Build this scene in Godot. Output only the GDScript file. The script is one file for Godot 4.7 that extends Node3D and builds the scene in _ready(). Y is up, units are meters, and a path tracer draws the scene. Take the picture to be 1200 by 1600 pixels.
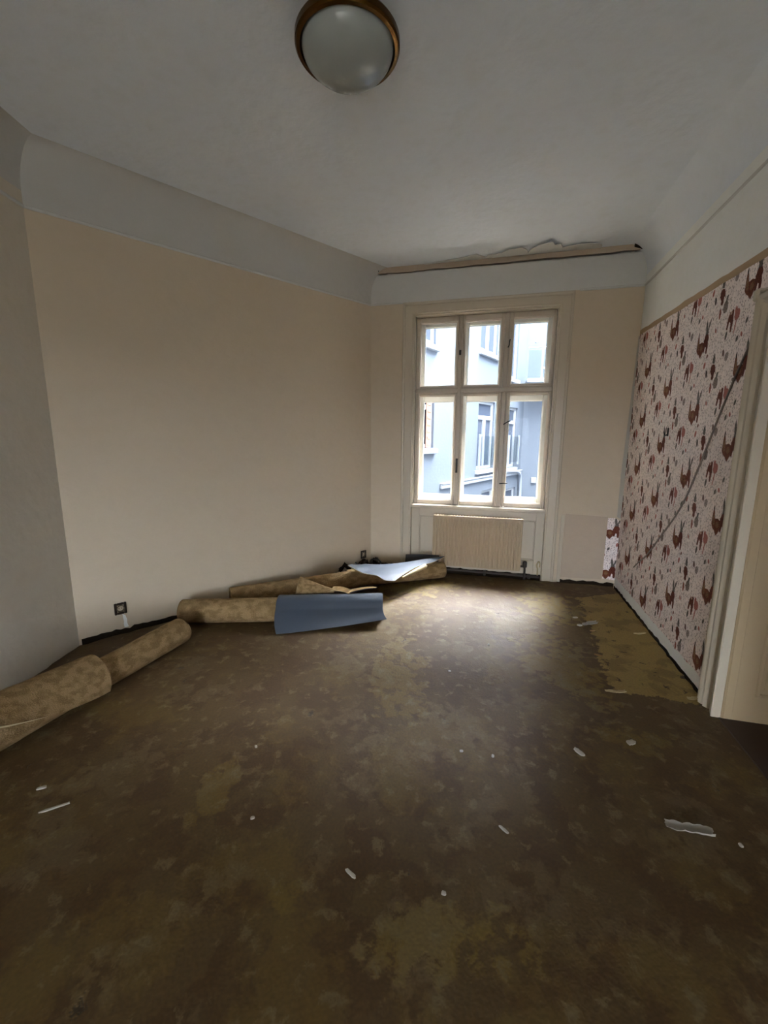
extends Node3D

# ---------------------------------------------------------------- plan of the room
const C_LEFT := Vector3(-2.158, 0, -2.786)      # near left wall meets the splayed left wall
const C_MID := Vector3(-0.146, 0, -4.664)       # splayed left wall meets the window wall
const C_RIGHT := Vector3(2.302, 0, -4.036)      # window wall meets the papered wall
const D := Vector3(0.9686, 0, 0.2485)           # along the window wall
const N := Vector3(-0.2485, 0, 0.9686)          # from the window wall into the room
const DL := Vector3(0.7309, 0, -0.6825)         # along the splayed wall
const NL := Vector3(0.6825, 0, 0.7309)
const CEIL := 3.13
const RAIL := 2.79

var TW := Transform3D(Basis(D, Vector3.UP, N), C_MID)
var TR := Transform3D(Basis(N, Vector3.UP, -D), C_RIGHT)
var TL := Transform3D(Basis(DL, Vector3.UP, NL), C_LEFT)
const BACK := 5.0
var TN := Transform3D(Basis(Vector3(0, 0, -1), Vector3.UP, Vector3(1, 0, 0)), Vector3(-2.155, 0, BACK))
var KC := Vector3(5.15, 0, -16.1)               # inner corner of the courtyard
var XA := Vector3(0.5868, 0, -0.8097)
var NA := Vector3(0.8097, 0, 0.5868)

var rng := RandomNumberGenerator.new()
var wob := FastNoiseLite.new()
var taken := {}
var M := {}

func _ready() -> void:
	rng.seed = 7
	wob.seed = 3
	wob.frequency = 1.0
	set_view()
	make_materials()
	build_shell()
	build_window()
	build_added_window()
	build_apron_and_radiator()
	build_doorway()
	build_courtyard()
	build_ceiling_edge()
	build_carpets()
	build_fittings()
	build_debris()

# ---------------------------------------------------------------- camera, sky, exposure
func set_view() -> void:
	var cam := Camera3D.new()
	cam.name = "camera"
	cam.position = Vector3(0, 1.45, 0)
	cam.rotation = Vector3(-0.1748, 0, 0.00598)
	cam.fov = rad_to_deg(2.0 * atan(800.0 / 660.9))
	cam.near = 0.05
	cam.far = 200.0
	add_child(cam)
	cam.current = true
	var sm := ProceduralSkyMaterial.new()          # an overcast sky, brighter overhead
	sm.sky_top_color = Color(0.93, 0.96, 1.0)
	sm.sky_horizon_color = Color(0.72, 0.76, 0.82)
	sm.sky_curve = 0.3
	sm.ground_bottom_color = Color(0.3, 0.3, 0.3)
	sm.ground_horizon_color = Color(0.45, 0.46, 0.48)
	sm.sun_angle_max = 1.0
	var sky := Sky.new()
	sky.sky_material = sm
	var env := Environment.new()
	env.background_mode = Environment.BG_SKY
	env.sky = sky
	env.background_energy_multiplier = 24.0
	env.tonemap_mode = Environment.TONE_MAPPER_LINEAR
	env.tonemap_exposure = 2.6
	env.sdfgi_enabled = true
	env.ssao_enabled = true
	env.ssil_enabled = true
	# the bright gap in the clouds above the courtyard roofs: a very soft sun
	var sun := DirectionalLight3D.new()
	sun.name = "sun"
	var el := deg_to_rad(52.0)
	var az := N.rotated(Vector3.UP, deg_to_rad(12.0))
	var dir := az * cos(el) + Vector3.DOWN * sin(el)
	sun.basis = Basis.looking_at(dir, Vector3.UP)
	sun.light_energy = 31.0
	sun.light_color = Color(0.95, 0.97, 1.0)
	sun.light_angular_distance = 64.0
	sun.sky_mode = DirectionalLight3D.SKY_MODE_LIGHT_ONLY
	sun.shadow_enabled = true
	add_child(sun)
	var we := WorldEnvironment.new()
	we.name = "world_environment"
	we.environment = env
	add_child(we)

# ---------------------------------------------------------------- naming
func numbered(called: String) -> String:
	if not taken.has(called):
		taken[called] = 0
		return called
	taken[called] += 1
	return "%s_%03d" % [called, taken[called]]

func metas(o: Node, label: String, category: String, group := "", kind := "") -> void:
	if label: o.set_meta("label", label)
	if category: o.set_meta("category", category)
	if group: o.set_meta("group", group)
	if kind: o.set_meta("kind", kind)

func thing(called: String, label: String, category: String, at := Transform3D.IDENTITY, group := "", kind := "") -> Node3D:
	var o := Node3D.new()
	o.name = numbered(called)
	o.transform = at
	metas(o, label, category, group, kind)
	add_child(o)
	return o

func part(called: String, st: SurfaceTool, m: Material, parent: Node, label := "") -> MeshInstance3D:
	var o := MeshInstance3D.new()
	o.name = called if parent != self else numbered(called)
	o.mesh = st.commit()
	o.material_override = m
	o.cast_shadow = GeometryInstance3D.SHADOW_CASTING_SETTING_ON
	if label: o.set_meta("label", label)
	parent.add_child(o, true)
	return o

func piece(called: String, mesh: Mesh, m: Material, parent: Node, at := Transform3D.IDENTITY) -> MeshInstance3D:
	var o := MeshInstance3D.new()
	o.name = called
	o.mesh = mesh
	o.material_override = m
	o.transform = at
	parent.add_child(o, true)
	return o

func at_wall(t: Transform3D, x: float, y: float, z := 0.0) -> Transform3D:
	return Transform3D(t.basis, t * Vector3(x, y, z))

# ---------------------------------------------------------------- shapes
func mb() -> SurfaceTool:
	var st := SurfaceTool.new()
	st.begin(Mesh.PRIMITIVE_TRIANGLES)
	return st

func tri(st: SurfaceTool, a: Vector3, b: Vector3, c: Vector3, n: Vector3, uva := Vector2.ZERO, uvb := Vector2.ZERO, uvc := Vector2.ZERO) -> void:
	if (b - a).cross(c - a).dot(n) > 0:
		var t := b; b = c; c = t
		var tu := uvb; uvb = uvc; uvc = tu
	st.set_normal(n); st.set_uv(uva); st.add_vertex(a)
	st.set_normal(n); st.set_uv(uvb); st.add_vertex(b)
	st.set_normal(n); st.set_uv(uvc); st.add_vertex(c)

func face(st: SurfaceTool, p: Array, out: Vector3) -> void:
	var n: Vector3 = (p[1] - p[0]).cross(p[2] - p[0]).normalized()
	if n.dot(out) < 0: n = -n
	for k in range(1, p.size() - 1):
		tri(st, p[0], p[k], p[k + 1], n)

# a box between two corners with chamfered edges
func bx(st: SurfaceTool, lo: Vector3, hi: Vector3, bev := 0.0, t := Transform3D.IDENTITY) -> void:
	var c := (lo + hi) * 0.5
	var h := ((hi - lo) * 0.5).abs()
	var b: float = minf(bev, minf(h.x, minf(h.y, h.z)) * 0.9)
	var f := func(v: Vector3) -> Vector3: return t * (c + v)
	for ax in 3:
		for s in [-1.0, 1.0]:
			var u := (ax + 1) % 3
			var w := (ax + 2) % 3
			var q := []
			for k in [[-1, -1], [1, -1], [1, 1], [-1, 1]]:
				var v := Vector3.ZERO
				v[ax] = s * h[ax]
				v[u] = k[0] * (h[u] - b)
				v[w] = k[1] * (h[w] - b)
				q.append(f.call(v))
			var o := Vector3.ZERO
			o[ax] = s
			face(st, q, t.basis * o)
			if b > 0:
				for s2 in [-1.0, 1.0]:
					var e := []
					for k in [[0, -1], [0, 1], [1, 1], [1, -1]]:
						var v := Vector3.ZERO
						v[ax] = s * (h[ax] - (b if k[0] else 0.0))
						v[u] = s2 * (h[u] - (0.0 if k[0] else b))
						v[w] = k[1] * (h[w] - b)
						e.append(f.call(v))
					var o2 := Vector3.ZERO
					o2[ax] = s
					o2[u] = s2
					face(st, e, t.basis * o2)
	if b > 0:
		for sx in [-1.0, 1.0]:
			for sy in [-1.0, 1.0]:
				for sz in [-1.0, 1.0]:
					face(st, [f.call(Vector3(sx * h.x, sy * (h.y - b), sz * (h.z - b))), f.call(Vector3(sx * (h.x - b), sy * h.y, sz * (h.z - b))), f.call(Vector3(sx * (h.x - b), sy * (h.y - b), sz * h.z))], t.basis * Vector3(sx, sy, sz))

# a frame of four mitred-looking bars
func ring(st: SurfaceTool, lo: Vector2, hi: Vector2, wl: float, wr: float, wb: float, wt: float, z0: float, z1: float, bev := 0.004) -> void:
	bx(st, Vector3(lo.x, lo.y, z0), Vector3(lo.x + wl, hi.y, z1), bev)
	bx(st, Vector3(hi.x - wr, lo.y, z0), Vector3(hi.x, hi.y, z1), bev)
	bx(st, Vector3(lo.x + wl, lo.y, z0), Vector3(hi.x - wr, lo.y + wb, z1), bev)
	bx(st, Vector3(lo.x + wl, hi.y - wt, z0), Vector3(hi.x - wr, hi.y, z1), bev)

# a moulding: profile in the plane (across, out) swept along a straight line, both ends capped
func moulding(st: SurfaceTool, prof: PackedVector2Array, a: Vector3, b: Vector3, across: Vector3, out: Vector3, miter_a := 0.0, miter_b := 0.0) -> void:
	var dir := (b - a).normalized()
	var n := prof.size()
	for i in n:
		var p := prof[i]
		var q := prof[(i + 1) % n]
		var pa := a + across * p.x + out * p.y + dir * (p.x * miter_a)
		var qa := a + across * q.x + out * q.y + dir * (q.x * miter_a)
		var pb := b + across * p.x + out * p.y + dir * (p.x * miter_b)
		var qb := b + across * q.x + out * q.y + dir * (q.x * miter_b)
		var e := q - p
		face(st, [pa, qa, qb, pb], across * e.y - out * e.x if poly_ccw(prof) else out * e.x - across * e.y)
	for tr in chunk(Geometry2D.triangulate_polygon(prof)):
		face(st, [a + across * prof[tr[0]].x + out * prof[tr[0]].y + dir * (prof[tr[0]].x * miter_a), a + across * prof[tr[1]].x + out * prof[tr[1]].y + dir * (prof[tr[1]].x * miter_a), a + across * prof[tr[2]].x + out * prof[tr[2]].y + dir * (prof[tr[2]].x * miter_a)], -dir)
		face(st, [b + across * prof[tr[0]].x + out * prof[tr[0]].y + dir * (prof[tr[0]].x * miter_b), b + across * prof[tr[1]].x + out * prof[tr[1]].y + dir * (prof[tr[1]].x * miter_b), b + across * prof[tr[2]].x + out * prof[tr[2]].y + dir * (prof[tr[2]].x * miter_b)], dir)

func poly_ccw(p: PackedVector2Array) -> bool:
	return not Geometry2D.is_polygon_clockwise(p)

func chunk(idx: PackedInt32Array) -> Array:
	var out := []
	for k in range(0, idx.size(), 3):
		out.append([idx[k], idx[k + 1], idx[k + 2]])
	return out

# a flat outline given a thickness: outline in (x, y), pushed from z0 to z1
func slab(st: SurfaceTool, poly: PackedVector2Array, z0: float, z1: float, t := Transform3D.IDENTITY) -> void:
	var tris := chunk(Geometry2D.triangulate_polygon(poly))
	for tr in tris:
		for zz in [z0, z1]:
			face(st, [t * Vector3(poly[tr[0]].x, poly[tr[0]].y, zz), t * Vector3(poly[tr[1]].x, poly[tr[1]].y, zz), t * Vector3(poly[tr[2]].x, poly[tr[2]].y, zz)], t.basis * Vector3(0, 0, zz - (z0 + z1) * 0.5))
	var ccw := poly_ccw(poly)
	for i in poly.size():
		var p := poly[i]
		var q := poly[(i + 1) % poly.size()]
		var e := q - p
		var o := Vector3(e.y, -e.x, 0) if ccw else Vector3(-e.y, e.x, 0)
		face(st, [t * Vector3(p.x, p.y, z0), t * Vector3(q.x, q.y, z0), t * Vector3(q.x, q.y, z1), t * Vector3(p.x, p.y, z1)], t.basis * o)

# a smooth surface from a function of (u, v); uv in metres
func grid(st: SurfaceTool, f: Callable, nu: int, nv: int, su := 1.0, sv := 1.0, flip := false) -> void:
	var pts := []
	for i in nu + 1:
		var row := []
		for j in nv + 1:
			row.append(f.call(float(i) / nu, float(j) / nv))
		pts.append(row)
	for i in nu + 1:
		for j in nv + 1:
			var du: Vector3 = pts[mini(i + 1, nu)][j] - pts[maxi(i - 1, 0)][j]
			var dv: Vector3 = pts[i][mini(j + 1, nv)] - pts[i][maxi(j - 1, 0)]
			var n := du.cross(dv)
			n = n.normalized() if n.length() > 1e-12 else Vector3.UP
			if flip: n = -n
			st.set_normal(n)
			st.set_uv(Vector2(float(i) / nu * su, float(j) / nv * sv))
			st.add_vertex(pts[i][j])

func grid_idx(st: SurfaceTool, base: int, nu: int, nv: int, flip: bool) -> void:
	for i in nu:
		for j in nv:
			var a := base + i * (nv + 1) + j
			var b := a + nv + 1
			if flip:
				for k in [a, b, a + 1, b, b + 1, a + 1]: st.add_index(k)
			else:
				for k in [a, a + 1, b, b, a + 1, b + 1]: st.add_index(k)

# a bent sheet with thickness: the outer side, the inner side and the cut edges as three meshes
func sheet(f: Callable, nu: int, nv: int, th: float, su: float, sv: float) -> Array:
	var g := func(u: float, v: float) -> Vector3:
		var e := 0.004
		var du: Vector3 = f.call(minf(u + e, 1), v) - f.call(maxf(u - e, 0), v)
		var dv: Vector3 = f.call(u, minf(v + e, 1)) - f.call(u, maxf(v - e, 0))
		var n := du.cross(dv)
		return f.call(u, v) - n.normalized() * th
	var top := mb()
	grid(top, f, nu, nv, su, sv)
	grid_idx(top, 0, nu, nv, false)
	var bot := mb()
	grid(bot, g, nu, nv, su, sv, true)
	grid_idx(bot, 0, nu, nv, true)
	var edge := mb()
	var loop := []
	for i in nu: loop.append(Vector2(float(i) / nu, 0))
	for j in nv: loop.append(Vector2(1, float(j) / nv))
	for i in nu: loop.append(Vector2(1.0 - float(i) / nu, 1))
	for j in nv: loop.append(Vector2(0, 1.0 - float(j) / nv))
	for k in loop.size():
		var p: Vector2 = loop[k]
		var q: Vector2 = loop[(k + 1) % loop.size()]
		var a: Vector3 = f.call(p.x, p.y)
		var b: Vector3 = f.call(q.x, q.y)
		face(edge, [a, b, g.call(q.x, q.y), g.call(p.x, p.y)], a - f.call(0.5, 0.5))
	return [top, bot, edge]

func lathe(st: SurfaceTool, prof: Array, seg: int, t := Transform3D.IDENTITY) -> void:
	var base := 0
	for k in range(prof.size() - 1):
		var p: Vector2 = prof[k]
		var q: Vector2 = prof[k + 1]
		var f := func(u: float, v: float) -> Vector3:
			var r := lerpf(p.x, q.x, v)
			return t * Vector3(cos(u * TAU) * r, lerpf(p.y, q.y, v), sin(u * TAU) * r)
		grid(st, f, seg, 1)
		grid_idx(st, base, seg, 1, false)
		base += (seg + 1) * 2

func smooth_lathe(st: SurfaceTool, prof: Array, seg: int, t := Transform3D.IDENTITY) -> void:
	var f := func(u: float, v: float) -> Vector3:
		var x := v * (prof.size() - 1)
		var k := mini(int(x), prof.size() - 2)
		var p: Vector2 = prof[k].lerp(prof[k + 1], x - k)
		return t * Vector3(cos(u * TAU) * p.x, p.y, sin(u * TAU) * p.x)
	grid(st, f, seg, prof.size() - 1)
	grid_idx(st, 0, seg, prof.size() - 1, false)

# a round pipe along points
func pipe(st: SurfaceTool, pts: Array, r: float, seg := 10, base := 0) -> int:
	var nn := pts.size()
	var frames := []
	var up := Vector3(0.13, 0.91, 0.31).normalized()
	for k in nn:
		var dir: Vector3 = (pts[mini(k + 1, nn - 1)] - pts[maxi(k - 1, 0)]).normalized()
		var a := dir.cross(up).normalized()
		if a.length() < 0.5: a = dir.cross(Vector3.RIGHT).normalized()
		var b := a.cross(dir).normalized()
		up = b
		frames.append([a, b])
	var f := func(u: float, v: float) -> Vector3:
		var k := int(round(u * (nn - 1)))
		var an := v * TAU
		return pts[k] + frames[k][0] * (cos(an) * r) + frames[k][1] * (sin(an) * r)
	grid(st, f, nn - 1, seg)
	grid_idx(st, base, nn - 1, seg, false)
	return base + nn * (seg + 1)

func bend(pts: Array, n := 6) -> Array:
	var c := Curve3D.new()
	for k in pts.size():
		var t: Vector3 = (pts[mini(k + 1, pts.size() - 1)] - pts[maxi(k - 1, 0)]) * 0.17
		c.add_point(pts[k], -t, t)
	var out := []
	for k in (pts.size() - 1) * n + 1:
		out.append(c.sample_baked(c.get_baked_length() * k / float((pts.size() - 1) * n), true))
	return out

# ---------------------------------------------------------------- materials
func std(c: Color, rough := 0.7, spec := 0.5, metal := 0.0) -> StandardMaterial3D:
	var m := StandardMaterial3D.new()
	m.albedo_color = c
	m.roughness = rough
	m.metallic = metal
	m.metallic_specular = spec
	return m

func noise_tex(sd: int, freq: float, cols: Array, offs: Array, size := 512, oct := 4) -> NoiseTexture2D:
	var n := FastNoiseLite.new()
	n.seed = sd
	n.frequency = freq
	n.fractal_octaves = oct
	var t := NoiseTexture2D.new()
	t.width = size
	t.height = size
	t.seamless = true
	t.noise = n
	var g := Gradient.new()
	g.offsets = PackedFloat32Array(offs)
	g.colors = PackedColorArray(cols)
	t.color_ramp = g
	return t

func bump_tex(sd: int, freq: float, strength: float, size := 512) -> NoiseTexture2D:
	var n := FastNoiseLite.new()
	n.seed = sd
	n.frequency = freq
	n.fractal_octaves = 4
	var t := NoiseTexture2D.new()
	t.width = size
	t.height = size
	t.seamless = true
	t.noise = n
	t.as_normal_map = true
	t.bump_strength = strength
	return t

func plastered(c: Color, rough: float, sd: int) -> StandardMaterial3D:
	var m := std(c, rough, 0.3)
	m.uv1_triplanar = true
	m.uv1_world_triplanar = true
	m.uv1_scale = Vector3.ONE * 0.8
	m.albedo_texture = noise_tex(sd, 0.012, [Color(0.98, 0.978, 0.97), Color(1, 1, 1), Color(0.99, 0.988, 0.982)], [0.0, 0.5, 1.0])
	m.normal_enabled = true
	m.normal_texture = plaster_bump
	m.normal_scale = 0.25
	return m

var plaster_bump: NoiseTexture2D

func make_materials() -> void:
	plaster_bump = bump_tex(11, 0.03, 3.0)
	M.cream = plastered(Color(0.80, 0.735, 0.64), 0.75, 21)
	M.wall_grey = plastered(Color(0.81, 0.805, 0.785), 0.8, 22)
	M.near_grey = plastered(Color(0.82, 0.78, 0.71), 0.8, 32)
	M.cove = plastered(Color(0.765, 0.755, 0.73), 0.8, 33)  # darker copy for the left coves and frieze; shade put into the colour
	M.offwhite = plastered(Color(0.94, 0.945, 0.93), 0.75, 23)
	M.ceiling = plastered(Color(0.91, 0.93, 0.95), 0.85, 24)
	M.patch = plastered(Color(0.75, 0.68, 0.60), 0.85, 25)
	M.bare = plastered(Color(0.70, 0.67, 0.62), 0.9, 26)
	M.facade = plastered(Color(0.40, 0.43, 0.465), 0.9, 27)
	M.brick = plastered(Color(0.36, 0.36, 0.37), 0.9, 31)
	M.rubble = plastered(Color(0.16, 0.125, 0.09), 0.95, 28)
	M.paint = std(Color(0.76, 0.71, 0.625), 0.34, 0.5)
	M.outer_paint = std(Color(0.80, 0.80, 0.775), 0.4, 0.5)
	M.sash = std(Color(0.74, 0.69, 0.62), 0.4, 0.5)
	M.door = std(Color(0.70, 0.61, 0.47), 0.6, 0.5)
	M.radiator = std(Color(0.70, 0.62, 0.50), 0.35, 0.5)
	M.pipe = std(Color(0.22, 0.18, 0.15), 0.6)
	M.iron = std(Color(0.045, 0.04, 0.038), 0.5, 0.5)
	M.brass = std(Color(0.36, 0.25, 0.11), 0.25, 0.5, 1.0)
	M.opal = std(Color(0.64, 0.66, 0.64), 0.22, 0.5)
	M.lath = plastered(Color(0.74, 0.67, 0.59), 0.9, 29)
	M.dark = std(Color(0.07, 0.05, 0.04), 0.95)
	M.felt = std(Color(0.25, 0.28, 0.32), 0.42, 0.5)
	M.felt_dark = std(Color(0.25, 0.25, 0.255), 0.6, 0.5)
	M.cut = std(Color(0.70, 0.63, 0.48), 0.8)
	M.socket = std(Color(0.17, 0.12, 0.08), 0.4)
	M.socket_in = std(Color(0.42, 0.37, 0.30), 0.45)
	M.paper = std(Color(0.64, 0.61, 0.56), 0.85)
	M.wood = std(Color(0.55, 0.42, 0.26), 0.8)
	M.border = plastered(Color(0.72, 0.62, 0.50), 0.85, 30)
	M.threshold = std(Color(0.20, 0.12, 0.07), 0.6)
	M.conduit = std(Color(0.50, 0.455, 0.435), 0.7)
	M.win_white = std(Color(0.62, 0.64, 0.66), 0.5)
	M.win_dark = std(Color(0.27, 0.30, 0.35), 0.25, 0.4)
	M.copper = std(Color(0.72, 0.50, 0.42), 0.6)
	M.zinc = std(Color(0.58, 0.61, 0.65), 0.5)
	M.court = std(Color(0.33, 0.33, 0.33), 0.9)
	var g := std(Color(0.7, 0.72, 0.72, 0.002), 0.02, 0.05)
	g.transparency = BaseMaterial3D.TRANSPARENCY_ALPHA
	M.glass = g
	var gg := std(Color(0.10, 0.22, 0.24, 0.16), 0.03, 0.2)
	gg.transparency = BaseMaterial3D.TRANSPARENCY_ALPHA
	M.rail_glass = gg
	# carpet: brown pile with a darker worn damask
	var cm := std(Color.WHITE, 0.92, 0.2)
	cm.albedo_texture = carpet_image()
	cm.uv1_scale = Vector3(1.7, 1.7, 1.7)
	cm.normal_enabled = true
	cm.normal_texture = bump_tex(41, 0.12, 4.0)
	cm.normal_scale = 0.5
	M.carpet = cm
	M.paper_print = wallpaper_material()
	M.floor = floor_material()

func carpet_image() -> ImageTexture:
	var s := 512
	var n := FastNoiseLite.new()
	n.seed = 5
	n.frequency = 0.018
	n.fractal_octaves = 4
	n.domain_warp_enabled = true
	n.domain_warp_amplitude = 40.0
	var a := n.get_seamless_image(s, s)
	var n2 := FastNoiseLite.new()
	n2.seed = 9
	n2.frequency = 0.2
	var b := n2.get_seamless_image(s, s)
	a.convert(Image.FORMAT_L8)
	b.convert(Image.FORMAT_L8)
	var da := a.get_data()
	var db := b.get_data()
	var out := PackedByteArray()
	out.resize(s * s * 3)
	for k in s * s:
		var v := da[k] / 255.0
		var w := db[k] / 255.0
		var t := clampf((v - 0.30) * 3.0, 0.0, 1.0)
		var c := Color(0.49, 0.40, 0.27).lerp(Color(0.585, 0.485, 0.345), t)
		var q := 0.82 + 0.36 * w
		out[k * 3] = clampi(int(c.r * q * 255), 0, 255)
		out[k * 3 + 1] = clampi(int(c.g * q * 255), 0, 255)
		out[k * 3 + 2] = clampi(int(c.b * q * 255), 0, 255)
	var img := Image.create_from_data(s, s, false, Image.FORMAT_RGB8, out)
	return ImageTexture.create_from_image(img)

# --- wallpaper: little woodland animals in rust and grey over a fine leaf scatter, half-drop repeat
func blob(img: Image, pts: Array, c: Color, speck := 0.18) -> void:
	# points in metres from the tile's top left, y down
	var poly := PackedVector2Array()
	var s := img.get_width() / 0.5
	var lo := Vector2(1e9, 1e9)
	var hi := -lo
	for p in pts:
		var q := Vector2(p[0], p[1]) * s
		poly.append(q)
		lo = lo.min(q)
		hi = hi.max(q)
	for y in range(int(lo.y), int(hi.y) + 2):
		for x in range(int(lo.x), int(hi.x) + 2):
			if Geometry2D.is_point_in_polygon(Vector2(x + 0.5, y + 0.5), poly):
				var k := 1.0 + (rng.randf() - 0.5) * speck + wob.get_noise_2d(x * 0.15, y * 0.15) * 0.3
				img.set_pixel(posmod(x, img.get_width()), posmod(y, img.get_height()), Color(clampf(c.r * k, 0, 1), clampf(c.g * k, 0, 1), clampf(c.b * k, 0, 1)))

func oval(img: Image, x: float, y: float, rx: float, ry: float, c: Color, lean := 0.0) -> void:
	var p := []
	for k in 18:
		var a := k * TAU / 18
		var v := Vector2(cos(a) * rx, sin(a) * ry).rotated(lean)
		p.append([x + v.x, y + v.y])
	blob(img, p, c)

func wallpaper_material() -> StandardMaterial3D:
	var tw := 256
	var th := 210
	var tile := Image.create(tw, th, false, Image.FORMAT_RGB8)
	tile.fill(Color(0.83, 0.775, 0.765))
	for y in th:
		for x in tw:
			var k := 1.0 + wob.get_noise_2d(x * 0.05, y * 0.05) * 0.05 + (rng.randf() - 0.5) * 0.05
			tile.set_pixel(x, y, Color(0.96 * k, 0.91 * k, 0.895 * k))
	for k in 900:
		var x := rng.randi_range(0, tw - 1)
		var y := rng.randi_range(0, th - 1)
		var c := Color(0.46, 0.43, 0.43).lerp(Color(0.62, 0.51, 0.49), rng.randf())
		var sl := rng.randi_range(-1, 1)
		for j in rng.randi_range(3, 6):
			tile.set_pixel(posmod(x + (j * sl) / 3, tw), posmod(y + j, th), c)
			if j > 0 and j < 4:
				tile.set_pixel(posmod(x + 1 + (j * sl) / 3, tw), posmod(y + j, th), c.lerp(Color(0.9, 0.85, 0.835), 0.4))
	var rust := Color(0.41, 0.215, 0.165)
	var rust2 := Color(0.46, 0.265, 0.185)
	var ochre := Color(0.53, 0.39, 0.28)
	var pink := Color(0.68, 0.42, 0.39)
	var grey := Color(0.40, 0.37, 0.35)
	var dark := Color(0.20, 0.14, 0.12)
	# hare standing, two long ears
	blob(tile, [[0.385, 0.075], [0.378, 0.03], [0.385, 0.0], [0.398, 0.03], [0.404, 0.065], [0.415, 0.03], [0.437, 0.005], [0.432, 0.035], [0.414, 0.075], [0.418, 0.09], [0.40, 0.10], [0.382, 0.092]], grey)
	blob(tile, [[0.382, 0.092], [0.418, 0.092], [0.43, 0.115], [0.424, 0.135], [0.43, 0.165], [0.425, 0.205], [0.41, 0.205], [0.405, 0.165], [0.395, 0.16], [0.388, 0.19], [0.37, 0.195], [0.374, 0.15], [0.368, 0.125]], rust)
	# little fox curled, tail raised
	blob(tile, [[0.285, 0.09], [0.293, 0.07], [0.303, 0.09], [0.312, 0.13], [0.345, 0.125], [0.372, 0.135], [0.375, 0.175], [0.36, 0.205], [0.345, 0.22], [0.325, 0.20], [0.298, 0.185], [0.282, 0.165]], rust2)
	blob(tile, [[0.288, 0.12], [0.30, 0.10], [0.309, 0.13], [0.318, 0.165], [0.296, 0.17]], ochre)
	oval(tile, 0.293, 0.075, 0.006, 0.014, dark)
	oval(tile, 0.345, 0.16, 0.016, 0.018, ochre)
	# fawn with a pale bush
	blob(tile, [[0.15, 0.26], [0.165, 0.235], [0.175, 0.245], [0.19, 0.225], [0.203, 0.235], [0.205, 0.30], [0.196, 0.345], [0.184, 0.345], [0.180, 0.295], [0.165, 0.285], [0.155, 0.325], [0.14, 0.325], [0.145, 0.285]], rust)
	oval(tile, 0.176, 0.243, 0.01, 0.009, Color(0.78, 0.66, 0.60))
	oval(tile, 0.24, 0.265, 0.026, 0.03, pink, 0.3)
	blob(tile, [[0.236, 0.28], [0.245, 0.28], [0.238, 0.33], [0.228, 0.365], [0.222, 0.36]], pink)
	oval(tile, 0.225, 0.24, 0.012, 0.02, pink)
	# small gardener in a pointed cap, with a grey bird beside
	blob(tile, [[0.03, 0.05], [0.045, 0.015], [0.062, 0.05], [0.058, 0.078], [0.036, 0.074]], grey)
	blob(tile, [[0.022, 0.092], [0.035, 0.08], [0.06, 0.082], [0.075, 0.10], [0.082, 0.135], [0.07, 0.125], [0.066, 0.145], [0.06, 0.175], [0.045, 0.15], [0.02, 0.12]], rust)
	oval(tile, 0.052, 0.155, 0.016, 0.014, rust)
	oval(tile, 0.10, 0.19, 0.026, 0.034, grey.lerp(Color(0.7, 0.6, 0.56), 0.45))
	blob(tile, [[0.093, 0.17], [0.10, 0.135], [0.122, 0.13], [0.118, 0.148], [0.106, 0.172]], grey)
	oval(tile, 0.045, 0.215, 0.011, 0.03, rust2.lerp(pink, 0.5))
	# loose leaves and acorns
	oval(tile, 0.148, 0.355, 0.011, 0.022, grey, 0.2)
	oval(tile, 0.145, 0.035, 0.012, 0.02, grey.lerp(pink, 0.3), -0.3)
	oval(tile, 0.185, 0.06, 0.018, 0.024, Color(0.60, 0.54, 0.52), 0.4)
	oval(tile, 0.46, 0.33, 0.011, 0.024, dark.lerp(grey, 0.6), -0.2)
	oval(tile, 0.345, 0.32, 0.010, 0.016, grey, 0.5)
	oval(tile, 0.42, 0.275, 0.012, 0.02, pink, 0.3)
	oval(tile, 0.27, 0.395, 0.010, 0.015, grey, 0.3)
	oval(tile, 0.44, 0.225, 0.008, 0.012, rust, 0.3)
	oval(tile, 0.31, 0.38, 0.009, 0.013, pink, -0.4)
	oval(tile, 0.02, 0.3, 0.009, 0.013, pink, -0.4)
	# hang the strips: width 2.1 m, height 2.46 m, columns drop by half a repeat
	var w := 1040
	var h := 1230
	var img := Image.create(w, h, false, Image.FORMAT_RGB8)
	# column c covers t from 1.498 - 0.5c ... ; the hare and fox of the tile centre on t = 1.82, y = 0.808 + 0.41k
	for c in range(-1, 5):
		var x0 := int(round((1.435 - 0.49 * c + 0.05) / 0.00196))
		var y0 := (210 if c % 2 == 0 else 105) - 420
		for r in 10:
			img.blit_rect(tile, Rect2i(0, 0, tw, th), Vector2i(x0, y0 + r * th + 18))
	img.generate_mipmaps()
	var m := std(Color.WHITE, 0.8, 0.3)
	m.albedo_texture = ImageTexture.create_from_image(img)
	m.normal_enabled = true
	m.normal_texture = bump_tex(51, 0.15, 2.0)
	m.normal_scale = 0.25
	return m

# --- floor: old screed, brown with glue and dirt, ochre wear patches, pale scuffs, fine cracks
const FX0 := -2.4
const FZ0 := -4.9
const FSZ := 4.9

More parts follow.
